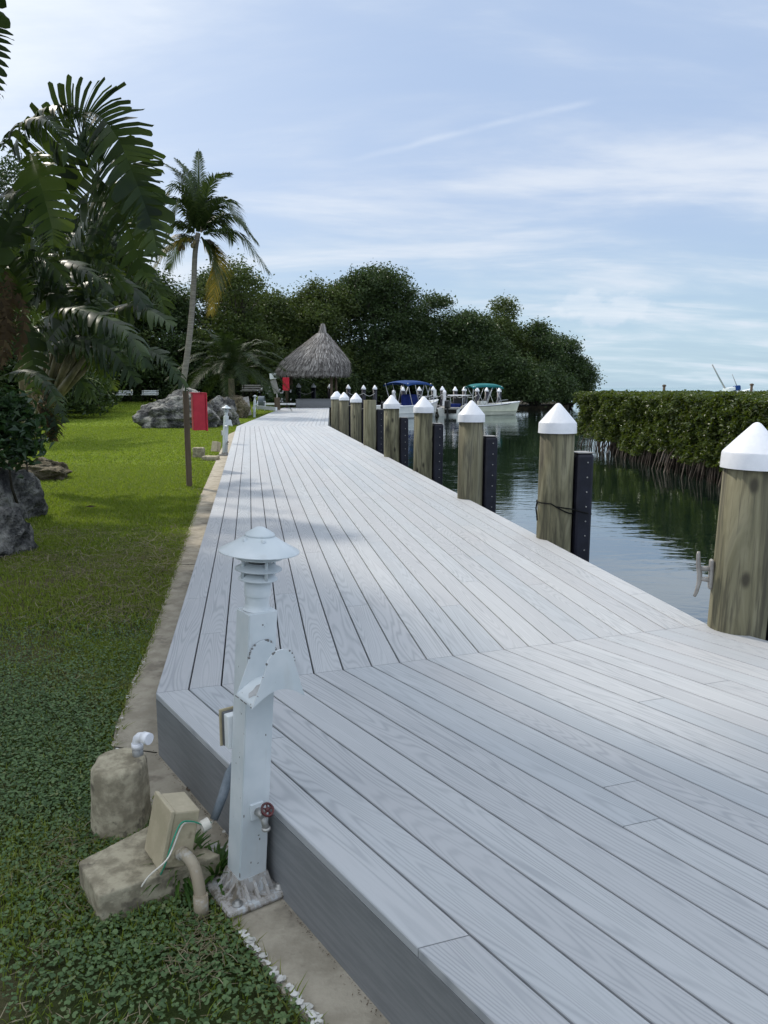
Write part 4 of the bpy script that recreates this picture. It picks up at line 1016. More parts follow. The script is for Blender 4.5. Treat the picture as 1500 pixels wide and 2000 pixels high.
c1p = Vector((-6.3, 11.2, -.3)); b1 = thing('bird_of_paradise_plant', 'tallest big-leaved plant at the left edge with arching torn leaves', 'plant', c1p, 0, BG2)
def px(lst, y): return [D(a[0], a[1], a[2] if len(a) > 2 else y) for a in lst]
hub = D(-30, 560, 10.8)
nc = (.15, -1, .25)
torn_leaf(b1, px([(70, 420, 10.9), (120, 260, 10.5), (175, 218, 10.2), (225, 262, 10.0), (262, 345, 9.9), (290, 420, 9.9), (300, 450, 9.9)], 10), .60, nc, MAT['banana'], .12, .7, stalk=hub)
torn_leaf(b1, px([(130, 400, 10.8), (185, 320, 10.5), (230, 322, 10.2), (270, 375, 10.0), (296, 440, 9.9), (308, 500, 9.9)], 10), .55, (.2, -1, .3), MAT['banana'], .15, .55, stalk=hub)
torn_leaf(b1, px([(150, 400, 10.7), (205, 395, 10.4), (245, 435, 10.2), (268, 495, 10.1), (285, 540, 10.0), (296, 556, 10.0)], 10), .42, (.1, -1, .35), MAT['banana'], .18, .45, stalk=hub)
torn_leaf(b1, px([(20, 300, 10.6), (70, 225, 10.4), (125, 205, 10.3), (165, 235, 10.3), (185, 300, 10.4)], 10), .48, (.0, -.5, 1), MAT['banana'], .75, .8, stalk=hub)
torn_leaf(b1, px([(0, 290, 10.0), (40, 240, 9.8), (85, 232, 9.7), (120, 262, 9.7), (135, 310, 9.7)], 10), .42, (.0, -.6, 1), MAT['banana'], .7, .85, stalk=hub)
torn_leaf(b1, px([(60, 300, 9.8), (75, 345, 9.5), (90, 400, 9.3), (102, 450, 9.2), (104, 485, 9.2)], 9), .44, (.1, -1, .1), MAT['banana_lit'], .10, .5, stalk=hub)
torn_leaf(b1, px([(-24, -60, 9.2), (-14, 20, 9.1), (-8, 90, 9.0), (-6, 150, 9.0), (-8, 195, 9.0)], 9), .24, (.1, -1, .05), MAT['banana'], .06, .8)
torn_leaf(b1, px([(-30, 420, 9.8), (10, 380, 9.6), (60, 385, 9.4), (95, 420, 9.3), (112, 470, 9.3)], 9), .40, (.0, -.7, .8), MAT['banana'], .5, .6, stalk=hub)
for k in range(30):
    a = random.uniform(-.5, 3.3); l = random.uniform(.9, 1.9); y0 = hub.y+random.uniform(-1.0, .9)
    e = hub+Vector((random.uniform(-.5, .6), random.uniform(-.9, .7), random.uniform(-.6, 1.0)))
    d = Vector((math.cos(a)*.9+.15, random.uniform(-.8, .4), math.sin(a)*.55+.15)).normalized()
    ctrl = [e, e+d*l*.35+Vector((0, 0, .12)), e+d*l*.7+Vector((0, 0, -.02)), e+d*l+Vector((0, 0, -.42*l))]
    if max((q.x/q.y) for q in ctrl) > -.385: continue
    torn_leaf(b1, ctrl, random.uniform(.26, .42), (random.uniform(-.3, .3), -.9, random.uniform(.1, 1)), MAT['banana'] if random.random() < .8 else MAT['banana_lit'], random.uniform(.2, .6), .6)
for k in range(7):                                              # withered leaves hanging from the crown
    u = random.uniform(-20, 48); v = random.uniform(520, 600); y = random.uniform(9.6, 10.4)
    torn_leaf(b1, px([(u, v), (u+14, v+40), (u+8, v+90), (u+random.uniform(-12, 10), v+random.uniform(120, 150))], y), random.uniform(.09, .16), (.3, -1, .1), MAT['deadleaf'], .25, .9, name='dead_leaf')
m = MB()
for k in range(6): o_ = Vector((random.uniform(-.35, .35), random.uniform(-.3, .3), 0)); m.tube([c1p+o_, c1p.lerp(hub, .5)+o_*.7, hub+o_*.4], [.13, .11, .06], 9)
m.build('trunk', MAT['drystem'], b1, c1p)

c2p = D(85, 800, 13.2); c2p.z = -.3; hub2 = D(110, 660, 12.4)
b2_ = thing('bird_of_paradise_plant', 'lower big-leaved plant with fanned stalks, leaves reaching right over the lawn', 'plant', c2p, 0, BG2)
for ctrl, wdt, nr, mt, dr in [
    ([(95, 530, 12.2), (120, 508, 12.0), (160, 520, 11.8), (195, 548, 11.7)], .40, (0, -.25, 1), 'banana', .85),
    ([(92, 622, 11.6), (130, 600, 11.4), (190, 612, 11.2), (245, 645, 11.1), (275, 690, 11.0), (285, 720, 11.0)], .42, (.1, -.35, 1), 'banana', .75),
    ([(230, 688, 12.2), (275, 680, 12.0), (320, 700, 11.9), (348, 735, 11.9), (366, 762, 11.9)], .26, (.2, -.6, .8), 'banana', .5),
    ([(200, 610, 12.8), (255, 595, 12.6), (305, 612, 12.5), (340, 640, 12.5)], .40, (.1, -.5, .9), 'banana', .5),
    ([(150, 560, 12.7), (205, 540, 12.6), (255, 560, 12.5), (290, 605, 12.5)], .40, (.1, -.5, .9), 'banana', .55),
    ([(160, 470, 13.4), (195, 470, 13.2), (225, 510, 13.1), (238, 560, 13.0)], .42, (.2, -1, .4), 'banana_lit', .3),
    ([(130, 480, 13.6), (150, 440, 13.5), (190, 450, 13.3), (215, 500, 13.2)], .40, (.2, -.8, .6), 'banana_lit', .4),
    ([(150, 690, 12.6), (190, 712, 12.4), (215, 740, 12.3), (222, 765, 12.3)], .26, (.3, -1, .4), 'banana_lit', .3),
    ([(0, 735, 10.6), (50, 725, 10.4), (92, 750, 10.3), (118, 800, 10.2), (128, 828, 10.2)], .22, (.2, -.5, 1), 'banana', .5),
    ([(60, 690, 12.2), (120, 668, 12.0), (170, 680, 11.9), (215, 720, 11.9)], .34, (.1, -.5, .9), 'banana', .6),
    ([(70, 560, 12.6), (120, 575, 12.3), (160, 612, 12.2), (185, 650, 12.2)], .40, (.1, -.8, .6), 'banana', .45),
    ([(40, 620, 12.0), (60, 680, 11.8), (66, 730, 11.7), (70, 770, 11.7)], .34, (.2, -1, .2), 'banana', .25),
    ([(250, 560, 13.2), (285, 545, 13.1), (312, 575, 13.0), (322, 615, 13.0)], .34, (.2, -.8, .6), 'banana', .4)]:
    torn_leaf(b2_, px(ctrl, 12), wdt, nr, MAT[mt], dr, .55, stalk=hub2)
for k in range(46):
    a = random.uniform(-.6, 2.0); l = random.uniform(.9, 2.0); e = hub2+Vector((random.uniform(-.8, .9), random.uniform(-.6, 1.2), random.uniform(-.5, 1.6)))
    d = Vector((math.cos(a), random.uniform(-.6, .4), math.sin(a)*.5+.1)).normalized(); ctrl = [e, e+d*l*.35+Vector((0, 0, .14)), e+d*l*.7, e+d*l+Vector((0, 0, -.4*l))]
    if max(q.x/q.y for q in ctrl) > -.275: continue
    torn_leaf(b2_, ctrl, random.uniform(.28, .40), (random.uniform(-.2, .4), -.8, random.uniform(.2, 1)), MAT['banana'], random.uniform(.4, .8), .75)
m = MB()
for k in range(12):                                             # fan of stalk bases
    u0 = 88+random.uniform(-16, 16); a = k/11; e = D(95+a*105, 690-20*math.sin(a*3), 12.4+random.uniform(-.3, .3)); b = D(u0-22, 800, 12.8+random.uniform(-.2, .2)); b.z = b.z-.25
    m.tube([b, b.lerp(e, .5)+Vector((.05*a, 0, .05)), e], [.075, .06, .03], 7)
m.build('stalks', MAT['petiole'], b2_, c2p)
m = MB()
for k in range(34):
    b = D(random.uniform(60, 110), random.uniform(740, 830), 12.5); b.z = max(b.z, -.25); m.tube([b, b+Vector((random.uniform(-.15, .3), random.uniform(-.2, .1), random.uniform(-.45, -.1)))], [.02, .004], 5)
m.build('old_leaf_bases', MAT['drystem'], b2_, c2p)
for k in range(5):
    u = random.uniform(45, 95); v = random.uniform(775, 800)
    torn_leaf(b2_, px([(u, v), (u+16, v+16), (u+22, v+45), (u+20, v+68)], 11.6), .13, (.3, -1, .2), MAT['deadleaf'] if k < 3 else MAT['banana'], .3, .9, name='dead_leaf')
# leafy shrub low at the left edge
sh_ = D(12, 838, 9.6)
make_tree('leafy_shrub', 'round-leaved green shrub above the planter wall at the left edge', 'shrub', (sh_.x, 9.6, -.3), [(0, 0, sh_.z+.32, .36, .3, .36), (-.2, 0, sh_.z+.0, .34, .3, .3), (.15, 0, sh_.z+.45, .25, .25, .2), (.12, 0, sh_.z+.05, .22, .2, .2)], 95, 18, .10, .125, MAT['seagrape'], [((0, .2, .1), .02)])

# ------------------------------------------------------------------ palms
def frond(plant, ctrl, ll, mat, droop, n=54, name='frond', rib=.022, vee=.35):
    P = smooth_path(ctrl, 8); m = MB(); N = len(P)-1
    for i in range(n):
        t = .10+.90*i/(n-1); q = t*N; k = min(N-1, int(q)); p = P[k].lerp(P[k+1], q-k); tg = (P[k+1]-P[k]).normalized()
        s0 = tg.cross(Vector((0, 0, 1))); s0 = s0.normalized() if s0.length > .05 else Vector((1, 0, 0)); up = s0.cross(tg)
        l = ll*(math.sin(math.pi*(.12+.86*t))**.6)*random.uniform(.85, 1.1); w = .018+.011*ll
        for sd_ in (-1, 1):
            d = (s0*sd_*.8+tg*(.5+.5*t)+up*vee*random.uniform(.5, 1.2)).normalized(); g = Vector((0, 0, -1))*droop*random.uniform(.7, 1.2)
            a, b, c = p, p+d*l*.5+g*l*.16, p+d*l*.92+g*l*.62; wv = tg*w
            m.add([a-wv*.7, a+wv*.7, b+wv, b-wv, c+wv*.15, c-wv*.15], [[0, 1, 2, 3], [3, 2, 4, 5]])
    f = m.build(name, mat, plant, plant.location)
    MB().tube(P, [rib*(1-.8*i/N) for i in range(N+1)], 5).build('midrib', MAT['rib'], f)
    return f
cy = 40.0; cb_ = D(350, 820, cy); cb_.z = -.2
cp_ = thing('coconut_palm', 'tall slender coconut palm with curved pale trunk behind the boulder', 'palm tree', cb_)
tr = [cb_, D(352, 780, cy), D(362, 720, cy), D(372, 640, cy), D(378, 560, cy), D(381, 495, cy), D(387, 455, cy)]
MB().tube(smooth_path(tr, 6), [.24, .20]+[.17]*4+[.155-.0012*k for k in range(31)], 14).build('trunk', MAT['palmbark'], cp_, cb_)
fr = [([(390, 458), (455, 425), (500, 470)], 0),
      ([(386, 455), (352, 345), (318, 318)], 0), ([(384, 455), (348, 365), (318, 400)], 0), ([(388, 450), (389, 370), (388, 298)], 0), ([(390, 450), (415, 355), (448, 338)], 0), ([(392, 455), (440, 392), (478, 442)], 0),
      ([(392, 462), (465, 458), (524, 530)], 0), ([(390, 465), (425, 515), (412, 612)], 1), ([(384, 460), (345, 440), (320, 478)], 0), ([(384, 465), (350, 470), (328, 525)], 0), ([(382, 468), (322, 492), (276, 578)], 1),
      ([(386, 450), (368, 345), (345, 312)], 0), ([(384, 455), (352, 390), (330, 432)], 0), 
      ([(390, 460), (430, 425), (455, 470)], 0), ([(390, 465), (410, 490), (430, 560)], 0), ([(387, 455), (400, 400), (440, 385)], 0)]
for i, (c, yl) in enumerate(fr):
    dy = random.uniform(-1.6, 1.6); pts = [D(c[0][0], c[0][1], cy), D(c[1][0], c[1][1], cy+dy*.6), D(c[2][0], c[2][1], cy+dy)]
    k = pts[0].lerp(pts[1], .5)+(pts[1]-pts[2])*.12
    upr = 1 if c[2][1] < 400 else 0
    f = frond(cp_, [pts[0], k, pts[1], pts[2]], .9 if upr else 1.15, MAT['palmyellow' if yl else 'palm'], .5 if upr else .9, 98, rib=.04)
    if yl: f['label'] = 'yellowing drooping frond'
for k, (u, v) in enumerate([(352, 478), (358, 484), (350, 486), (372, 470), (380, 474), (365, 468), (376, 480)]):
    MB().lathe([(0, -.13), (.07, -.10), (.105, 0), (.08, .10), (0, .14)], 12, D(u, v, cy-.35)).build('coconut', MAT['drystem'], cp_, cb_)
MB().tube([D(387, 452, cy), D(388, 400, cy), D(388, 345, cy), D(388, 290, cy)], [.12, .09, .05, .012], 7).build('spear', MAT['palm'], cp_, cb_)

def feather_palm(name, label, loc, hgt, n, L, ll, mat, lo=-.2, hi=1.35, cat='palm', grp=None):
    r = thing(name, label, cat, loc, 0, grp); base = Vector(loc)+Vector((0, 0, hgt))
    for k in range(n):
        a = k*2.39996+random.uniform(-.2, .2); el = lo+(hi-lo)*((k+.5)/n)**.8; l = L*random.uniform(.8, 1.1)
        d = Vector((math.cos(a)*math.cos(el), math.sin(a)*math.cos(el), math.sin(el))); g = Vector((0, 0, -1))*l*(.16+.30*math.cos(el))
        frond(r, [base, base+d*l*.4+Vector((0, 0, .10*l*math.cos(el))), base+d*l*.75+g*.35, base+d*l+g], ll, mat, .55, 46, rib=.02)
    MB().tube([Vector(loc), base], [.22, .17], 10).build('trunk', MAT['drystem'], r, loc)
    return r
feather_palm('feather_palm', 'low spreading dark feathery palm left of the thatched hut', tuple(D(452, 757, 46).xy)+(-.1,), 2.0, 42, 3.9, .75, MAT['palmdark'], -.1, 1.3)
feather_palm('feather_palm', 'sunlit yellow-green feathery palm behind the big-leaved plants', tuple(D(50, 757, 26).xy)+(-.3,), 4.0, 24, 3.2, .75, MAT['palm'], .0, 1.3)
feather_palm('feather_palm', 'dark feathery palm between the big-leaved plants and coconut palm', tuple(D(272, 757, 60).xy)+(-.2,), 2.6, 26, 3.8, .7, MAT['palmdark'], .1, 1.25)

# ------------------------------------------------------------------ clipped mangrove hedge in the water
hd = thing('mangrove_hedge', 'clipped mangrove hedge standing on stilt roots in the water', 'hedge', (9.0, 18, ZW))
x0, x1, y0, y1 = 6.95, 14.5, 9.0, 27.8
def topz(x, y): return 1.16+.03*np.sin(x*1.3+y*.7)+.035*np.sin(y*2.1)
def botz(y): return -.29+.08*np.sin(y*1.7)-.07*np.sin(y*.9+1)+.05*np.sin(y*5.3)
nf = 70000
parts = []
y = rng.uniform(y0, y1, nf)*1.0; wgt = rng.uniform(0, 1, nf) < np.clip(1.25-(y-9)/26, .35, 1); y = y[wgt]; k = len(y)
z = botz(y)+rng.uniform(0, 1, k)**.9*(topz(x0, y)-botz(y)); bulge = np.array([.26*noise.noise(Vector((p*.9, q*1.1, 1)))+.22*noise.noise(Vector((p*2.6, q*2.9, 5)))+.12*noise.noise(Vector((p*7, q*7, 8))) for p, q in zip(y, z)])
x = x0+bulge-rng.gamma(1.2, .10, k)*-1-.05; parts.append(np.stack([x, y, z], 1))
k = 16000; x = x0+(x1-x0)*rng.uniform(0, 1, k)**1.6; y = rng.uniform(y0, y1, k); parts.append(np.stack([x, y, topz(x, y)-rng.gamma(1.2, .05, k)+.05], 1))
k = 7000; x = rng.uniform(x0, x1, k); z = rng.uniform(0, 1.15, k); parts.append(np.stack([x, y1+.15*np.sin(x*3+z*3)-rng.gamma(1.2, .1, k), z], 1))
k = 700; x = rng.uniform(x0, x0+3, k); y = rng.uniform(y0, y1, k); parts.append(np.stack([x, y, topz(x, y)+rng.uniform(.0, .09, k)], 1))
A_ = np.concatenate(parts); yy = A_[:, 1]
V, F = leaf_cards(A_-np.array([[9.0, 18, ZW]]), np.clip(.075+.0016*yy, .075, .13), .45, .15, .55)
np_mesh('foliage', V, F, MAT['hedge'], hd)
k = 9000; y = rng.uniform(y0, y1, k); zz = rng.uniform(-.62, 1.05, k); P_ = np.stack([np.where(zz < -.1, rng.uniform(x0+1.3, x0+2.6, k), rng.uniform(x0+.35, x0+1.2, k)), y, zz], 1)-np.array([[9.0, 18, ZW]])
V, F = leaf_cards(P_, .30, .5, .1, .7); np_mesh('inner_foliage', V, F, MAT['mangrove'], hd)
m = MB(); sep = 0
for q in range(470):
    near_ = q < 98
    y = (10.5+14*random.random()) if near_ else 9+18.7*random.random(); xx = x0+.05+random.random()**1.5*(.5 if near_ else 1.8); zt = -.05+random.uniform(0, .3); r_ = random.uniform(.007, .019)
    a = random.uniform(-.5, .35); b = random.uniform(-.3, .3)
    mm = MB() if near_ else m
    mm.tube([(xx+.1, y, zt), (xx+a*.3, y+b*.5, (zt+ZW)/2+random.uniform(0, .15)), (xx+a*.6-.05, y+b, ZW-.25)], [r_*.8, r_, r_*.9], 5, False)
    if near_: mm.build('stilt_root', MAT['roots'], hd, hd.location)
for q in range(150):
    y = 9+18.7*random.random(); xx = x0+.5+random.random()*3; m.tube([(xx, y, .7), (xx+random.uniform(-.2, .2), y+random.uniform(-.3, .3), ZW-.2)], [.03, .022], 5, False)
tag(m.build('stilt_roots', MAT['roots'], hd, hd.location), kind='stuff')

# ------------------------------------------------------------------ thatched hut, platform and things around it
MAT['thatch'] = leafmat('palm_thatch', [(0, (.09, .08, .073)), (.5, (.25, .23, .215)), (.85, (.40, .375, .35)), (1, (.52, .49, .46))], .95, .1, .1, (.2, .17, .13))
MAT['thatchcore'] = mottled('thatch_underside', (.03, .025, .02), (.06, .05, .04), 6, .95, .1)
ty = 57.0; tcn = D(611, 757, ty); tc_ = Vector((tcn.x, ty, -.1))
hut = thing('thatched_hut', 'peaked thatched tiki hut roof on wooden posts at the end of the boardwalk', 'hut', tc_)
prof = [(2.58, 2.50), (2.55, 2.90), (2.28, 3.43), (1.77, 3.93), (1.25, 4.42), (.60, 5.02), (.36, 5.28)]
def pr(t):
    q = t*(len(prof)-1); i = min(len(prof)-2, int(q)); f = q-i
    return prof[i][0]*(1-f)+prof[i+1][0]*f, prof[i][1]*(1-f)+prof[i+1][1]*f
m = MB(); m.lathe([(0, 2.7)]+[(r-.14, z-.02) for r, z in prof]+[(0, 5.25)], 40, Vector((0, 0, .1)))
for p in m.v: p.x += .78*min(1, max(0, (p.z-2.4)/3.1))
m.build('roof', MAT['thatchcore'], hut)
Vs = []; nS = 11000; q4 = 0
t = rng.uniform(-.02, 1, nS)**1.15; t = np.nan_to_num(t, nan=0.0); lay = np.floor(t*9)/9; t = np.where(rng.uniform(0, 1, nS) < .6, lay+.015*rng.normal(0, 1, nS), t).clip(0, 1)
a = rng.uniform(0, 2*np.pi, nS); R_ = np.array([pr(x) for x in t])
l = rng.uniform(.30, .60, nS)*np.where(t < .15, .55, 1); tilt = rng.normal(0, .10, nS); out = rng.uniform(.0, .14, nS)
dr_ = np.array([np.subtract(pr(max(0, x-.05)), pr(min(1, x+.05))) for x in t]); dr_ /= np.linalg.norm(dr_, axis=1)[:, None]
dr_[:, 1] -= .10
ca, sa = np.cos(a), np.sin(a)
top = np.stack([ca*(R_[:, 0]+.02), sa*(R_[:, 0]+.02), R_[:, 1]], 1)
dirv = np.stack([ca*dr_[:, 0]-sa*tilt, sa*dr_[:, 0]+ca*tilt, dr_[:, 1]], 1); bot = top+dirv*l[:, None]+np.stack([ca*out, sa*out, 0*a], 1)
wv = np.stack([-sa, ca, 0*a], 1)*rng.uniform(.012, .035, nS)[:, None]
Vt = np.stack([top-wv, top+wv, bot+wv*.5, bot-wv*.5], 1).reshape(-1, 3)+np.array([[0, 0, .1]])
nE = 3500; a = rng.uniform(0, 2*np.pi, nE); ca, sa = np.cos(a), np.sin(a); rr = rng.uniform(2.40, 2.66, nE); z0_ = rng.uniform(2.42, 2.62, nE); ln = rng.uniform(.12, .42, nE)
top = np.stack([ca*rr, sa*rr, z0_], 1); bot = top+np.stack([ca*.05+rng.normal(0, .05, nE), sa*.05+rng.normal(0, .05, nE), -ln], 1); wv = np.stack([-sa, ca, 0*a], 1)*.022
Ve = np.stack([top-wv, top+wv, bot+wv*.4, bot-wv*.4], 1).reshape(-1, 3)+np.array([[0, 0, .1]])
V = np.concatenate([Vt, Ve]); V[:, 0] += .78*((V[:, 2]-2.4)/3.1).clip(0, 1); np_mesh('thatch', V, np.arange(len(V)).reshape(-1, 4), MAT['thatch'], hut)
n3 = 420; a = rng.uniform(0, 2*np.pi, n3); ca, sa = np.cos(a), np.sin(a); top = np.stack([ca*.16*rng.uniform(.2, 1, n3), sa*.16*rng.uniform(.2, 1, n3), rng.uniform(5.65, 5.95, n3)], 1); bot = np.stack([ca*.32, sa*.32, rng.uniform(5.05, 5.3, n3)], 1); top[:, 0] += .80; bot[:, 0] += .76
wv = np.stack([-sa, ca, 0*a], 1)*.022; V = np.stack([top-wv, top+wv, bot+wv, bot-wv], 1).reshape(-1, 3)+np.array([[0, 0, .1]]); np_mesh('topknot', V, np.arange(len(V)).reshape(-1, 4), MAT['thatch'], hut)
MB().lathe([(.33, 5.15), (.36, 5.2), (.33, 5.27)], 20, Vector((.75, 0, .1))).build('binding', MAT['blackrope'], hut)
for dx, dy in ((-1.75, -1.3), (1.45, -1.3), (-1.75, 1.4), (1.6, 1.4)):
    MB().tube([(dx, dy, 0), (dx, dy, 2.6)], [.12, .10], 10).build('post', MAT['postwood'], hut)
# raised grey platform
pa_, pb_ = D(578, 790, 54.3), D(646, 790, 54.3)
pf = thing('raised_platform', 'raised grey boarded platform closing the end of the boardwalk', 'platform', ((pa_.x+pb_.x)/2, 55.6, 0)); wd_ = pb_.x-pa_.x
MB().box((0, 0, .28), (wd_, 2.6, .54), None, .01).build('skirt', MAT['fascia'], pf); MB().box((0, 0, .567), (wd_+.08, 2.7, .03), None, .005).build('top', MAT['fascia'], pf)
MB().box((-wd_/2+.2, -1.315, .28), (.36, .03, .50), None, .005).build('corner_panel', MAT['fascia'], pf)
# red box on the hut post
p = D(559, 750, 54.6); rb = thing('red_box', 'small red box on the left post of the thatched hut', 'box', p)
MB().box((0, 0, 0), (.42, .25, .86), None, .02).build('body', MAT['red'], rb); MB().box((0, -.135, 0), (.46, .03, .90), None, .01).build('door', MAT['red'], rb)
# white meter box on a slanting stand
p = D(535, 750, 54.5); ub = thing('utility_stand', 'white box on a slanting pale grey stand left of the hut', 'utility box', (p.x, 54.5, -.2))
R = Matrix.Rotation(rad(-6), 3, 'Y')
MB().box(D(533, 735, 54.5)-ub.location, (.44, .26, .40), R, .03).build('box', MAT['white'], ub)
MB().bar(D(541, 768, 54.5)-ub.location, D(533, 742, 54.5)-ub.location, .40, .10, (0, 1, 0), .01).build('stand', MAT['greycast'], ub)
MB().tube([D(537, 735.5, 54.3)-ub.location, D(537, 735.5, 54.2)-ub.location], .09, 12).build('lens', MAT['black'], ub)
MB().tube([D(541, 768, 54.5)-ub.location, (.2, 0, 0)], .06, 8).build('foot', MAT['greycast'], ub)
# low white rails, timber block, hose reel, dark bench, leaning board
LR = 'low white rails on the far lawn'
def rail(a, b, h, lab):
    o = MB().bar(a, b, .14, h, bev=.01).build('low_rail', MAT['white']); c = (a+b)/2
    return tag(o, lab, 'rail', LR)
rail(D(502, 795, 46), D(540, 799, 45), .20, 'nearer low white rail right of the third lamp post')
rail(D(519, 789, 52), D(537, 789, 52), .13, 'farther low white rail behind the timber block')
rail(D(547, 789, 53), D(577, 789, 53), .12, 'low white rail between timber block and grey platform')
m = MB(); p = D(541.5, 788, 47.5); m.box((p.x, 47.5, p.z-.02), (.34, .34, .74), Matrix.Rotation(.2, 3, 'Z'), .02)
tag(m.build('timber_block', MAT['postwood']), 'short square weathered timber stump at the edge of the far boardwalk', 'stump')
p = D(511, 777, 50.5); hr = thing('hose_reel', 'grey-green coiled hose on a stand behind the third lamp post', 'hose reel', (p.x, 50.5, -.25))
m = MB()
for k in range(7): m.tube([(-.18+k*.055, .34*math.cos(t_*math.pi/12), .72+.34*math.sin(t_*math.pi/12)) for t_ in range(25)], .028, 6, False)
m.build('coil', MAT['grey_foam'], hr)
m = MB()
for s_ in (-.26, .22): m.tube([(s_, -.25, 0), (s_, 0, .75), (s_, .25, 0)], .03, 6)
m.tube([(-.26, 0, .73), (.22, 0, .73)], .03, 6); m.build('stand', MAT['white'], hr)
p = D(481, 793, 43); lb = MB(); lb.bar(D(484, 812, 42.6), D(478, 776, 43.1), .42, .05, (0, -1, .2), .005)
tag(lb.build('leaning_board', MAT['greycast']), 'pale slab leaning against the tan rock beside the third lamp post', 'board')
def bench(u, v, y, lab, mat, sc=1.0, rz=0.0, grp=None):
    p = D(u, v, y); r = thing('park_bench', lab, 'bench', p, rz, grp)
    for k in range(3): MB().box((0, .28+.05*k, .52+.14*k), (1.45, .03, .085), Matrix.Rotation(.25, 3, 'X'), .006).build('back_slat', mat, r)
    for k in range(4): MB().box((0, -.22+.12*k, .44), (1.45, .10, .03), None, .005).build('seat_slat', mat, r)
    for s_ in (-.6, .6):
        m = MB(); m.bar((s_, -.22, 0), (s_, -.2, .43), .05, .06); m.bar((s_, .2, 0), (s_, .36, .86), .05, .06); m.bar((s_, -.22, .40), (s_, .25, .40), .05, .05); m.build('leg', MAT['dark'], r)
    r.scale = (sc,)*3; return r
bg_ = 'white slatted benches under the trees'
bench(243, 781, 56, 'left of the two white slatted benches under the trees', MAT['white'], .78, rad(6), bg_)
bench(293, 781, 56, 'right of the two white slatted benches, nearer the coconut palm', MAT['white'], .80, rad(8), bg_)
bench(492, 776, 56, 'grey weathered bench in the shade behind the hose reel', MAT['greycast'], 1.05, 0)

# ------------------------------------------------------------------ far dock with black pilings, ropes, pedestals
dk = thing('far_dock', 'low grey dock with ropes and black pilings behind the boats', 'dock', (2, 63.5, -.05))
MB().box((-.2, 0, -.05), (15.5, 2.0, .12), None, .01).build('decking', MAT['greycast'], dk)
MB().box((-.2, -1.0, -.25), (15.5, .1, .30), None, .01).build('fascia', MAT['dark'], dk)
MB().box((3.3, -4.6, -.05), (2.0, 7.2, .12), None, .01).build('finger', MAT['greycast'], dk)
MB().box((3.3, -4.6, -.25), (1.9, 7.1, .30), None, .01).build('finger_side', MAT['dark'], dk)
bp = None; BP = 'black pilings with white cone caps round the far dock'; tops = []
labs = [(583, 748, 59, 'black piling with white cap seen left of centre under the thatched hut'), (612, 748, 59, 'black piling with white cap in the middle below the thatched hut'), (644, 750, 60, 'black white-capped piling half hidden by the right hut post'),
        (680, 751, 60, 'black white-capped piling just right of the hut, above the wooden piling caps'), (710, 752, 60, 'black white-capped piling left of the flat-topped wooden piling'), (732, 752, 60, 'black white-capped piling right behind the flat-topped wooden piling'),
        (787, 755, 61, 'black white-capped piling under the left side of the blue boat canopy'), (819, 755, 61, 'black white-capped piling under the right side of the blue boat canopy'), (846, 754, 61, 'black white-capped piling carrying the small white sign'),
        (864, 754, 61, 'black white-capped piling beside the white dock pedestal right of the sign'), (889, 755, 60, 'black white-capped piling behind the white hard-topped boat, left one'), (907, 755, 60, 'black white-capped piling between the hard-topped boat and teal canopy'),
        (932, 756, 61, 'black white-capped piling behind the left part of the teal canopy'), (951, 756, 61, 'black white-capped piling behind the right part of the teal canopy'), (975, 757, 61, 'last black capped piling at the right, beyond the teal canopy')]
for u, v, y, lab in labs:
    p = D(u, v, y); h = p.z
    if bp is None:
        bp = thing('capped_piling', lab, 'piling', (p.x, y, h), 0, BP)
        MB().lathe([(.17, -3.2), (.17, -.28), (0, -.28)], 20).build('post', MAT['black'], bp)
        MB().lathe([(.19, -.34), (.19, -.26), (.19, -.26), (.03, -.01), (0, 0)], 24).build('cap', MAT['whiteplastic'], bp)
    else: dup(bp, (p.x, y, h), 0, lab)
    tops.append(Vector((p.x, y, h-.62)))
rl = ['rope between the two black pilings under the hut', None, None, 'rope between the black pilings just right of the hut', 'rope behind the flat-topped wooden piling', None, 'rope behind the blue boat canopy', 'rope between the blue canopy and sign piling', 'rope between sign piling and dock pedestal', 'rope right of the dock pedestal', 'rope behind the white hard-topped boat', 'rope left of the teal canopy', None, None]
for i, l in enumerate(rl):
    if not l: continue
    a, b = tops[i], tops[i+1]; pts = [a.lerp(b, k/8)+Vector((0, -.18, -.22*math.sin(math.pi*k/8))) for k in range(9)]
    tag(MB().tube(pts, .03, 6).build('mooring_rope', MAT['rope']), l, 'rope', 'pale ropes strung between the far pilings')
p = D(849, 768, 60.4); m = MB(); sg = thing('sign', 'small white sign on a piling behind the blue-topped boat', 'sign', p)
MB().box((0, -.22, 0), (.24, .03, .54), None, .004).build('panel', MAT['white'], sg)
for u, v, lab in ((769, 768, 'white dock pedestal behind the stern of the blue-topped boat'), (868, 770, 'white dock pedestal right of the small sign')):
    p = D(u, v, 60.2); pd = thing('dock_pedestal', lab, 'pedestal', (p.x, 60.2, 0), 0, 'white dock pedestals')
    MB().lathe([(.17, 0), (.15, .1), (.135, .95), (.15, 1.0), (.15, 1.0), (.11, 1.14), (.03, 1.2), (0, 1.2)], 8).build('body', MAT['whiteplastic'], pd)
    MB().box((-.17, -.03, .62), (.14, .18, .26), None, .02).build('hose_bracket', MAT['greycast'], pd)

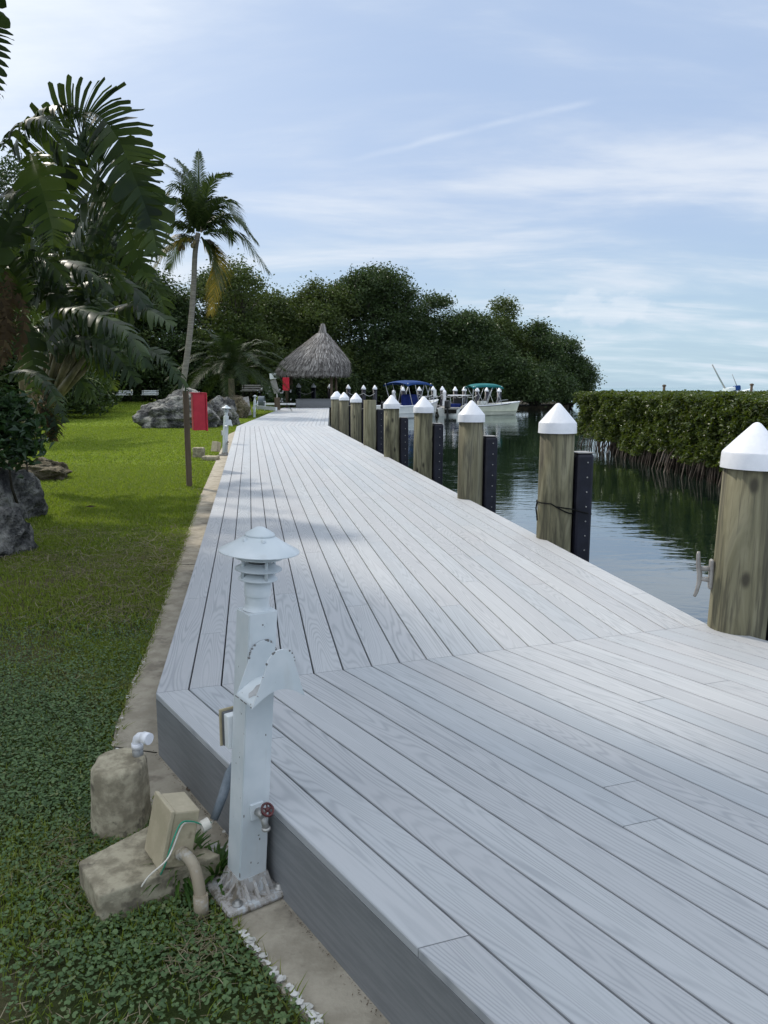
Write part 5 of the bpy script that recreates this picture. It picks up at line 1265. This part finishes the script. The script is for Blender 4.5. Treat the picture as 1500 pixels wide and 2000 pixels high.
# ------------------------------------------------------------------ boats
MAT['gel'] = mottled('white_gelcoat', (.66, .68, .66), (.74, .75, .72), 2, .25, .5, .02, .001)
MAT['cream'] = mottled('cream_gelcoat', (.55, .57, .46), (.62, .63, .52), 2, .28, .5, .02, .001)
MAT['bluecanvas'] = mottled('blue_canvas', (.010, .040, .145), (.014, .052, .19), 4, .75, .2)
MAT['tealcanvas'] = mottled('teal_canvas', (.012, .12, .125), (.016, .155, .16), 4, .75, .2)
MAT['navy'] = mottled('navy_canvas', (.006, .016, .10), (.010, .024, .14), 4, .75, .2)
MAT['engine'] = mottled('black_outboard', (.010, .010, .012), (.02, .02, .022), 4, .3, .5)
MAT['alu'] = mottled('polished_tube', (.50, .51, .52), (.60, .61, .62), 6, .3, .5, Metallic=.3)
def hull(r, L, B, free, mat, name='hull'):
    """local +x to the bow, waterline at z=0"""
    st = 14; sec = 7; vs = []
    for i in range(st+1):
        t = i/st; x = -L*.5+L*t; bw = B*.5*(1-max(0, (t-.45)/.55)**2.3)+.015; sh = free*(1+.42*t**2.2); kz = -.28*(1-max(0, t-.7)/.3*.9); fl = .80-.30*max(0, t-.5)*2
        for k in range(sec):
            s = k/(sec-1)
            if s < .4: q = s/.4; yv = bw*fl*q; zv = kz+(.16-kz*.15)*q
            else: q = (s-.4)/.6; yv = bw*(fl+(1-fl)*q**.8); zv = kz+.16-kz*.15+(sh-kz-.16+kz*.15)*q
            xx = x+(.32*free*(zv/free))*max(0, (t-.75)/.25)
            vs.append((xx, yv, zv))
    n = len(vs); vs += [(a, -b, c) for a, b, c in vs]
    fs = [[i*sec+k, i*sec+k+1, (i+1)*sec+k+1, (i+1)*sec+k] for i in range(st) for k in range(sec-1)]
    fs += [[n+q for q in f][::-1] for f in fs]+[[k for k in range(sec)]+[n+k for k in range(sec)][::-1]]
    h = MB().add(vs, fs, False).build(name, mat, r)
    # gunwale cap + cockpit sole
    m = MB(); g = [Vector(vs[i*sec+sec-1]) for i in range(st+1)]
    for sgn in (1, -1): m.tube([Vector((p.x, p.y*sgn, p.z)) for p in g], .045, 6)
    m.build('gunwale', MAT['whiteplastic'], h)
    m = MB(); pts = [(p.x, p.y*.97, free*.45) for p in g]+[(p.x, -p.y*.97, free*.45) for p in g[::-1]]; m.add(pts, [list(range(len(pts)))]); m.build('sole', mat, h)
    m = MB(); f0 = int(st*.66); pts = [Vector((p.x, p.y*.98, p.z+.01)) for p in g[f0:]]; q_ = [Vector((p.x, -p.y, p.z)) for p in pts]
    m.add(pts+q_, [[i, i+1, len(pts)+i+1, len(pts)+i] for i in range(len(pts)-1)]); m.build('foredeck', mat, h)
    return h
def bimini(r, xa, xb, B, z0, z1, mat, legs):
    m = MB(); nx, ny = 8, 8; vs = []
    for i in range(nx+1):
        for j in range(ny+1):
            s, t = i/nx, j/ny; vs.append((xa+(xb-xa)*s, -B/2+B*t, z1-.16*(2*t-1)**2-.10*(2*s-1)**4-.05*(2*s-1)**2))
    k = len(vs); vs += [(a, b, c-.03) for a, b, c in vs]
    fs = [[i*(ny+1)+j, i*(ny+1)+j+1, (i+1)*(ny+1)+j+1, (i+1)*(ny+1)+j] for i in range(nx) for j in range(ny)]; fs += [[k+q for q in f][::-1] for f in fs]
    for i in range(nx):
        for j in (0, ny): a, b = i*(ny+1)+j, (i+1)*(ny+1)+j; vs += [Vector(vs[a])-Vector((0, 0, .12)), Vector(vs[b])-Vector((0, 0, .12))]; fs.append([a, b, len(vs)-1, len(vs)-2])
    m.add(vs, fs, True); m.build('canopy', mat, r)
    m = MB()
    for s_ in (-1, 1):
        for x0_, x1_ in legs: m.tube([(x0_, s_*B*.46, z0), (x1_, s_*B*.47, z1-.2)], .022, 6)
    m.build('canopy_frame', MAT['alu'], r)
def outboard(r, x, big=1.0):
    e = thing_part('outboard', r); m = MB(); m.box((x-.22, 0, .85), (.42*big, .34*big, .52*big), None, .09); m.build('cowl', MAT['engine'], e)
    m = MB(); m.box((x-.20, 0, .30), (.18, .12, .9), None, .03); m.build('leg', MAT['engine'], e)
wz = ZW
p = D(806, 814, 52.0); bo = thing('motorboat', 'white motorboat with a bright blue canopy moored at the far dock', 'boat', (p.x, 53.3, wz), rad(52))
hull(bo, 5.6, 2.1, .82, MAT['gel']); bimini(bo, -1.9, 1.0, 2.0, .85, 2.52, MAT['bluecanvas'], [(-1.2, -1.8), (-.4, -1.0), (-.4, .1), (.2, .9), (1.0, .2)])
MB().box((-.25, 0, 1.02), (.9, .95, 1.12), None, .12).build('console_cover', MAT['navy'], bo)
m = MB()
for s_ in (-1, 1):
    m.tube([(.7, s_*.92, 1.3), (1.9, s_*.75, 1.36), (2.75, s_*.2, 1.46)], .02, 6)
    for x_, y_ in ((.7, .95), (1.4, .85), (2.1, .66)): m.tube([(x_, s_*y_, .95), (x_, s_*y_*.97, 1.33)], .018, 6)
m.build('bow_rail', MAT['alu'], bo); outboard(bo, -2.9)
MB().box((-2.2, 0, .62), (.55, 1.5, .5), None, .08).build('stern_seat', MAT['whiteplastic'], bo)
p = D(893, 808, 57.5); bo = thing('centre_console_boat', 'small boat with white hard top and black outboard between the other boats', 'boat', (p.x+.1, 57.6, wz), rad(66))
hull(bo, 4.4, 1.7, .55, MAT['gel'])
MB().box((.1, 0, 1.46), (1.5, 1.35, .07), None, .03).build('hard_top', MAT['whiteplastic'], bo)
m = MB()
for a in (-.5, .6):
    for b in (-.5, .5): m.tube([(a*.8, b*.8, .4), (a, b, 1.44)], .025, 6)
m.build('top_frame', MAT['alu'], bo); MB().box((.15, 0, .78), (.55, .7, .95), None, .06).build('console', MAT['engine'], bo); outboard(bo, -2.25, 1.1)
MB().box((-.75, 0, .62), (.4, .8, .5), None, .06).build('seat', MAT['navy'], bo)
p = D(952, 806, 57.5); bo = thing('motorboat', 'cream-hulled motorboat with a teal canopy, rightmost of the moored boats', 'boat', (p.x, 57.8, wz), rad(14))
hull(bo, 4.6, 1.9, .70, MAT['cream']); bimini(bo, -1.5, .9, 1.8, .72, 2.34, MAT['tealcanvas'], [(-1.5, -1.4), (-.5, -1.3), (-.5, .1), (.3, .8), (.9, .3)])
MB().box((-.4, 0, .75), (.5, .9, .6), None, .06).build('console', MAT['gel'], bo)
m = MB(); m.tube([(-.15, -.4, 1.0), (-.05, -.4, 1.35), (-.05, .4, 1.35), (-.15, .4, 1.0)], .018, 6); m.tube([(.5, -.85, .9), (.7, -.8, 1.1), (1.4, -.6, 1.14)], .018, 6); m.build('windscreen_frame', MAT['alu'], bo)
MB().box((-1.3, 0, .62), (.5, 1.3, .35), None, .07).build('stern_seat', MAT['whiteplastic'], bo)
m = MB(); m.tube([(-2.28, -.965, .64), (0, -.965, .71), (1.3, -.78, .82), (2.2, -.2, .96), (2.45, 0, 1.0)], .026, 6); m.build('rub_rail', MAT['engine'], bo)

# ------------------------------------------------------------------ out at sea
sb = D(1428, 762, 115); wr = thing('sailboat', 'grounded sailboat heeled over beyond the hedge with bare tilted mast and blue cover', 'sailboat', (sb.x, 115, wz), rad(25))
wr.rotation_euler = (rad(-4), rad(-8), rad(20))
hull(wr, 8.5, 2.6, .95, MAT['gel']); o_ = wr.location
Mi = (Matrix.Rotation(rad(20), 3, 'Z') @ Matrix.Rotation(rad(-8), 3, 'Y') @ Matrix.Rotation(rad(-4), 3, 'X')).inverted()
lc = lambda u, v, y=115: Mi @ (D(u, v, y)-o_)
MB().tube([lc(1419, 764), lc(1404, 737), lc(1391, 712)], [.13, .11, .09], 8).build('mast', MAT['steel'], wr)
MB().tube([lc(1443, 764), lc(1436, 746), lc(1430, 731)], [.08, .06, .04], 8).build('mizzen_mast', MAT['steel'], wr)
MB().box(lc(1439, 758), (.9, .8, .75), None, .15).build('cover', MAT['bluecanvas'], wr)
MB().box(lc(1425, 760), (1.6, 1.2, .5), None, .12).build('cabin', MAT['gel'], wr)
for u, v0, lab in ((1297, 751, 'weathered channel post standing above the left part of the hedge'), (1468, 749, 'weathered channel post right of the grounded sailboat')):
    p = D(u, v0, 62); cpst = thing('channel_post', lab, 'post', (p.x, 62, wz), 0, 'weathered posts in the sea beyond the hedge')
    MB().tube([(0, 0, -.5), (.02, 0, p.z-wz)], [.11, .10], 9).build('pile', MAT['postwood'], cpst)
    MB().box((.02, 0, p.z-wz-.10), (.25, .25, .12), None, .02).build('collar', MAT['postwood'], cpst)
# a fallen leaf on the lawn
p = G(178, 992, ZC+.03); m = MB()
m.add([p+Vector((-.08, 0, .02)), p+Vector((-.02, .02, .035)), p+Vector((.08, .03, .02)), p+Vector((.0, -.025, .012))], [[0, 1, 2], [0, 2, 3]])
tag(m.build('fallen_leaf', MAT['deadleaf']), 'dry brown fallen leaf lying on the lawn', 'leaf')
S.render.engine = 'CYCLES'
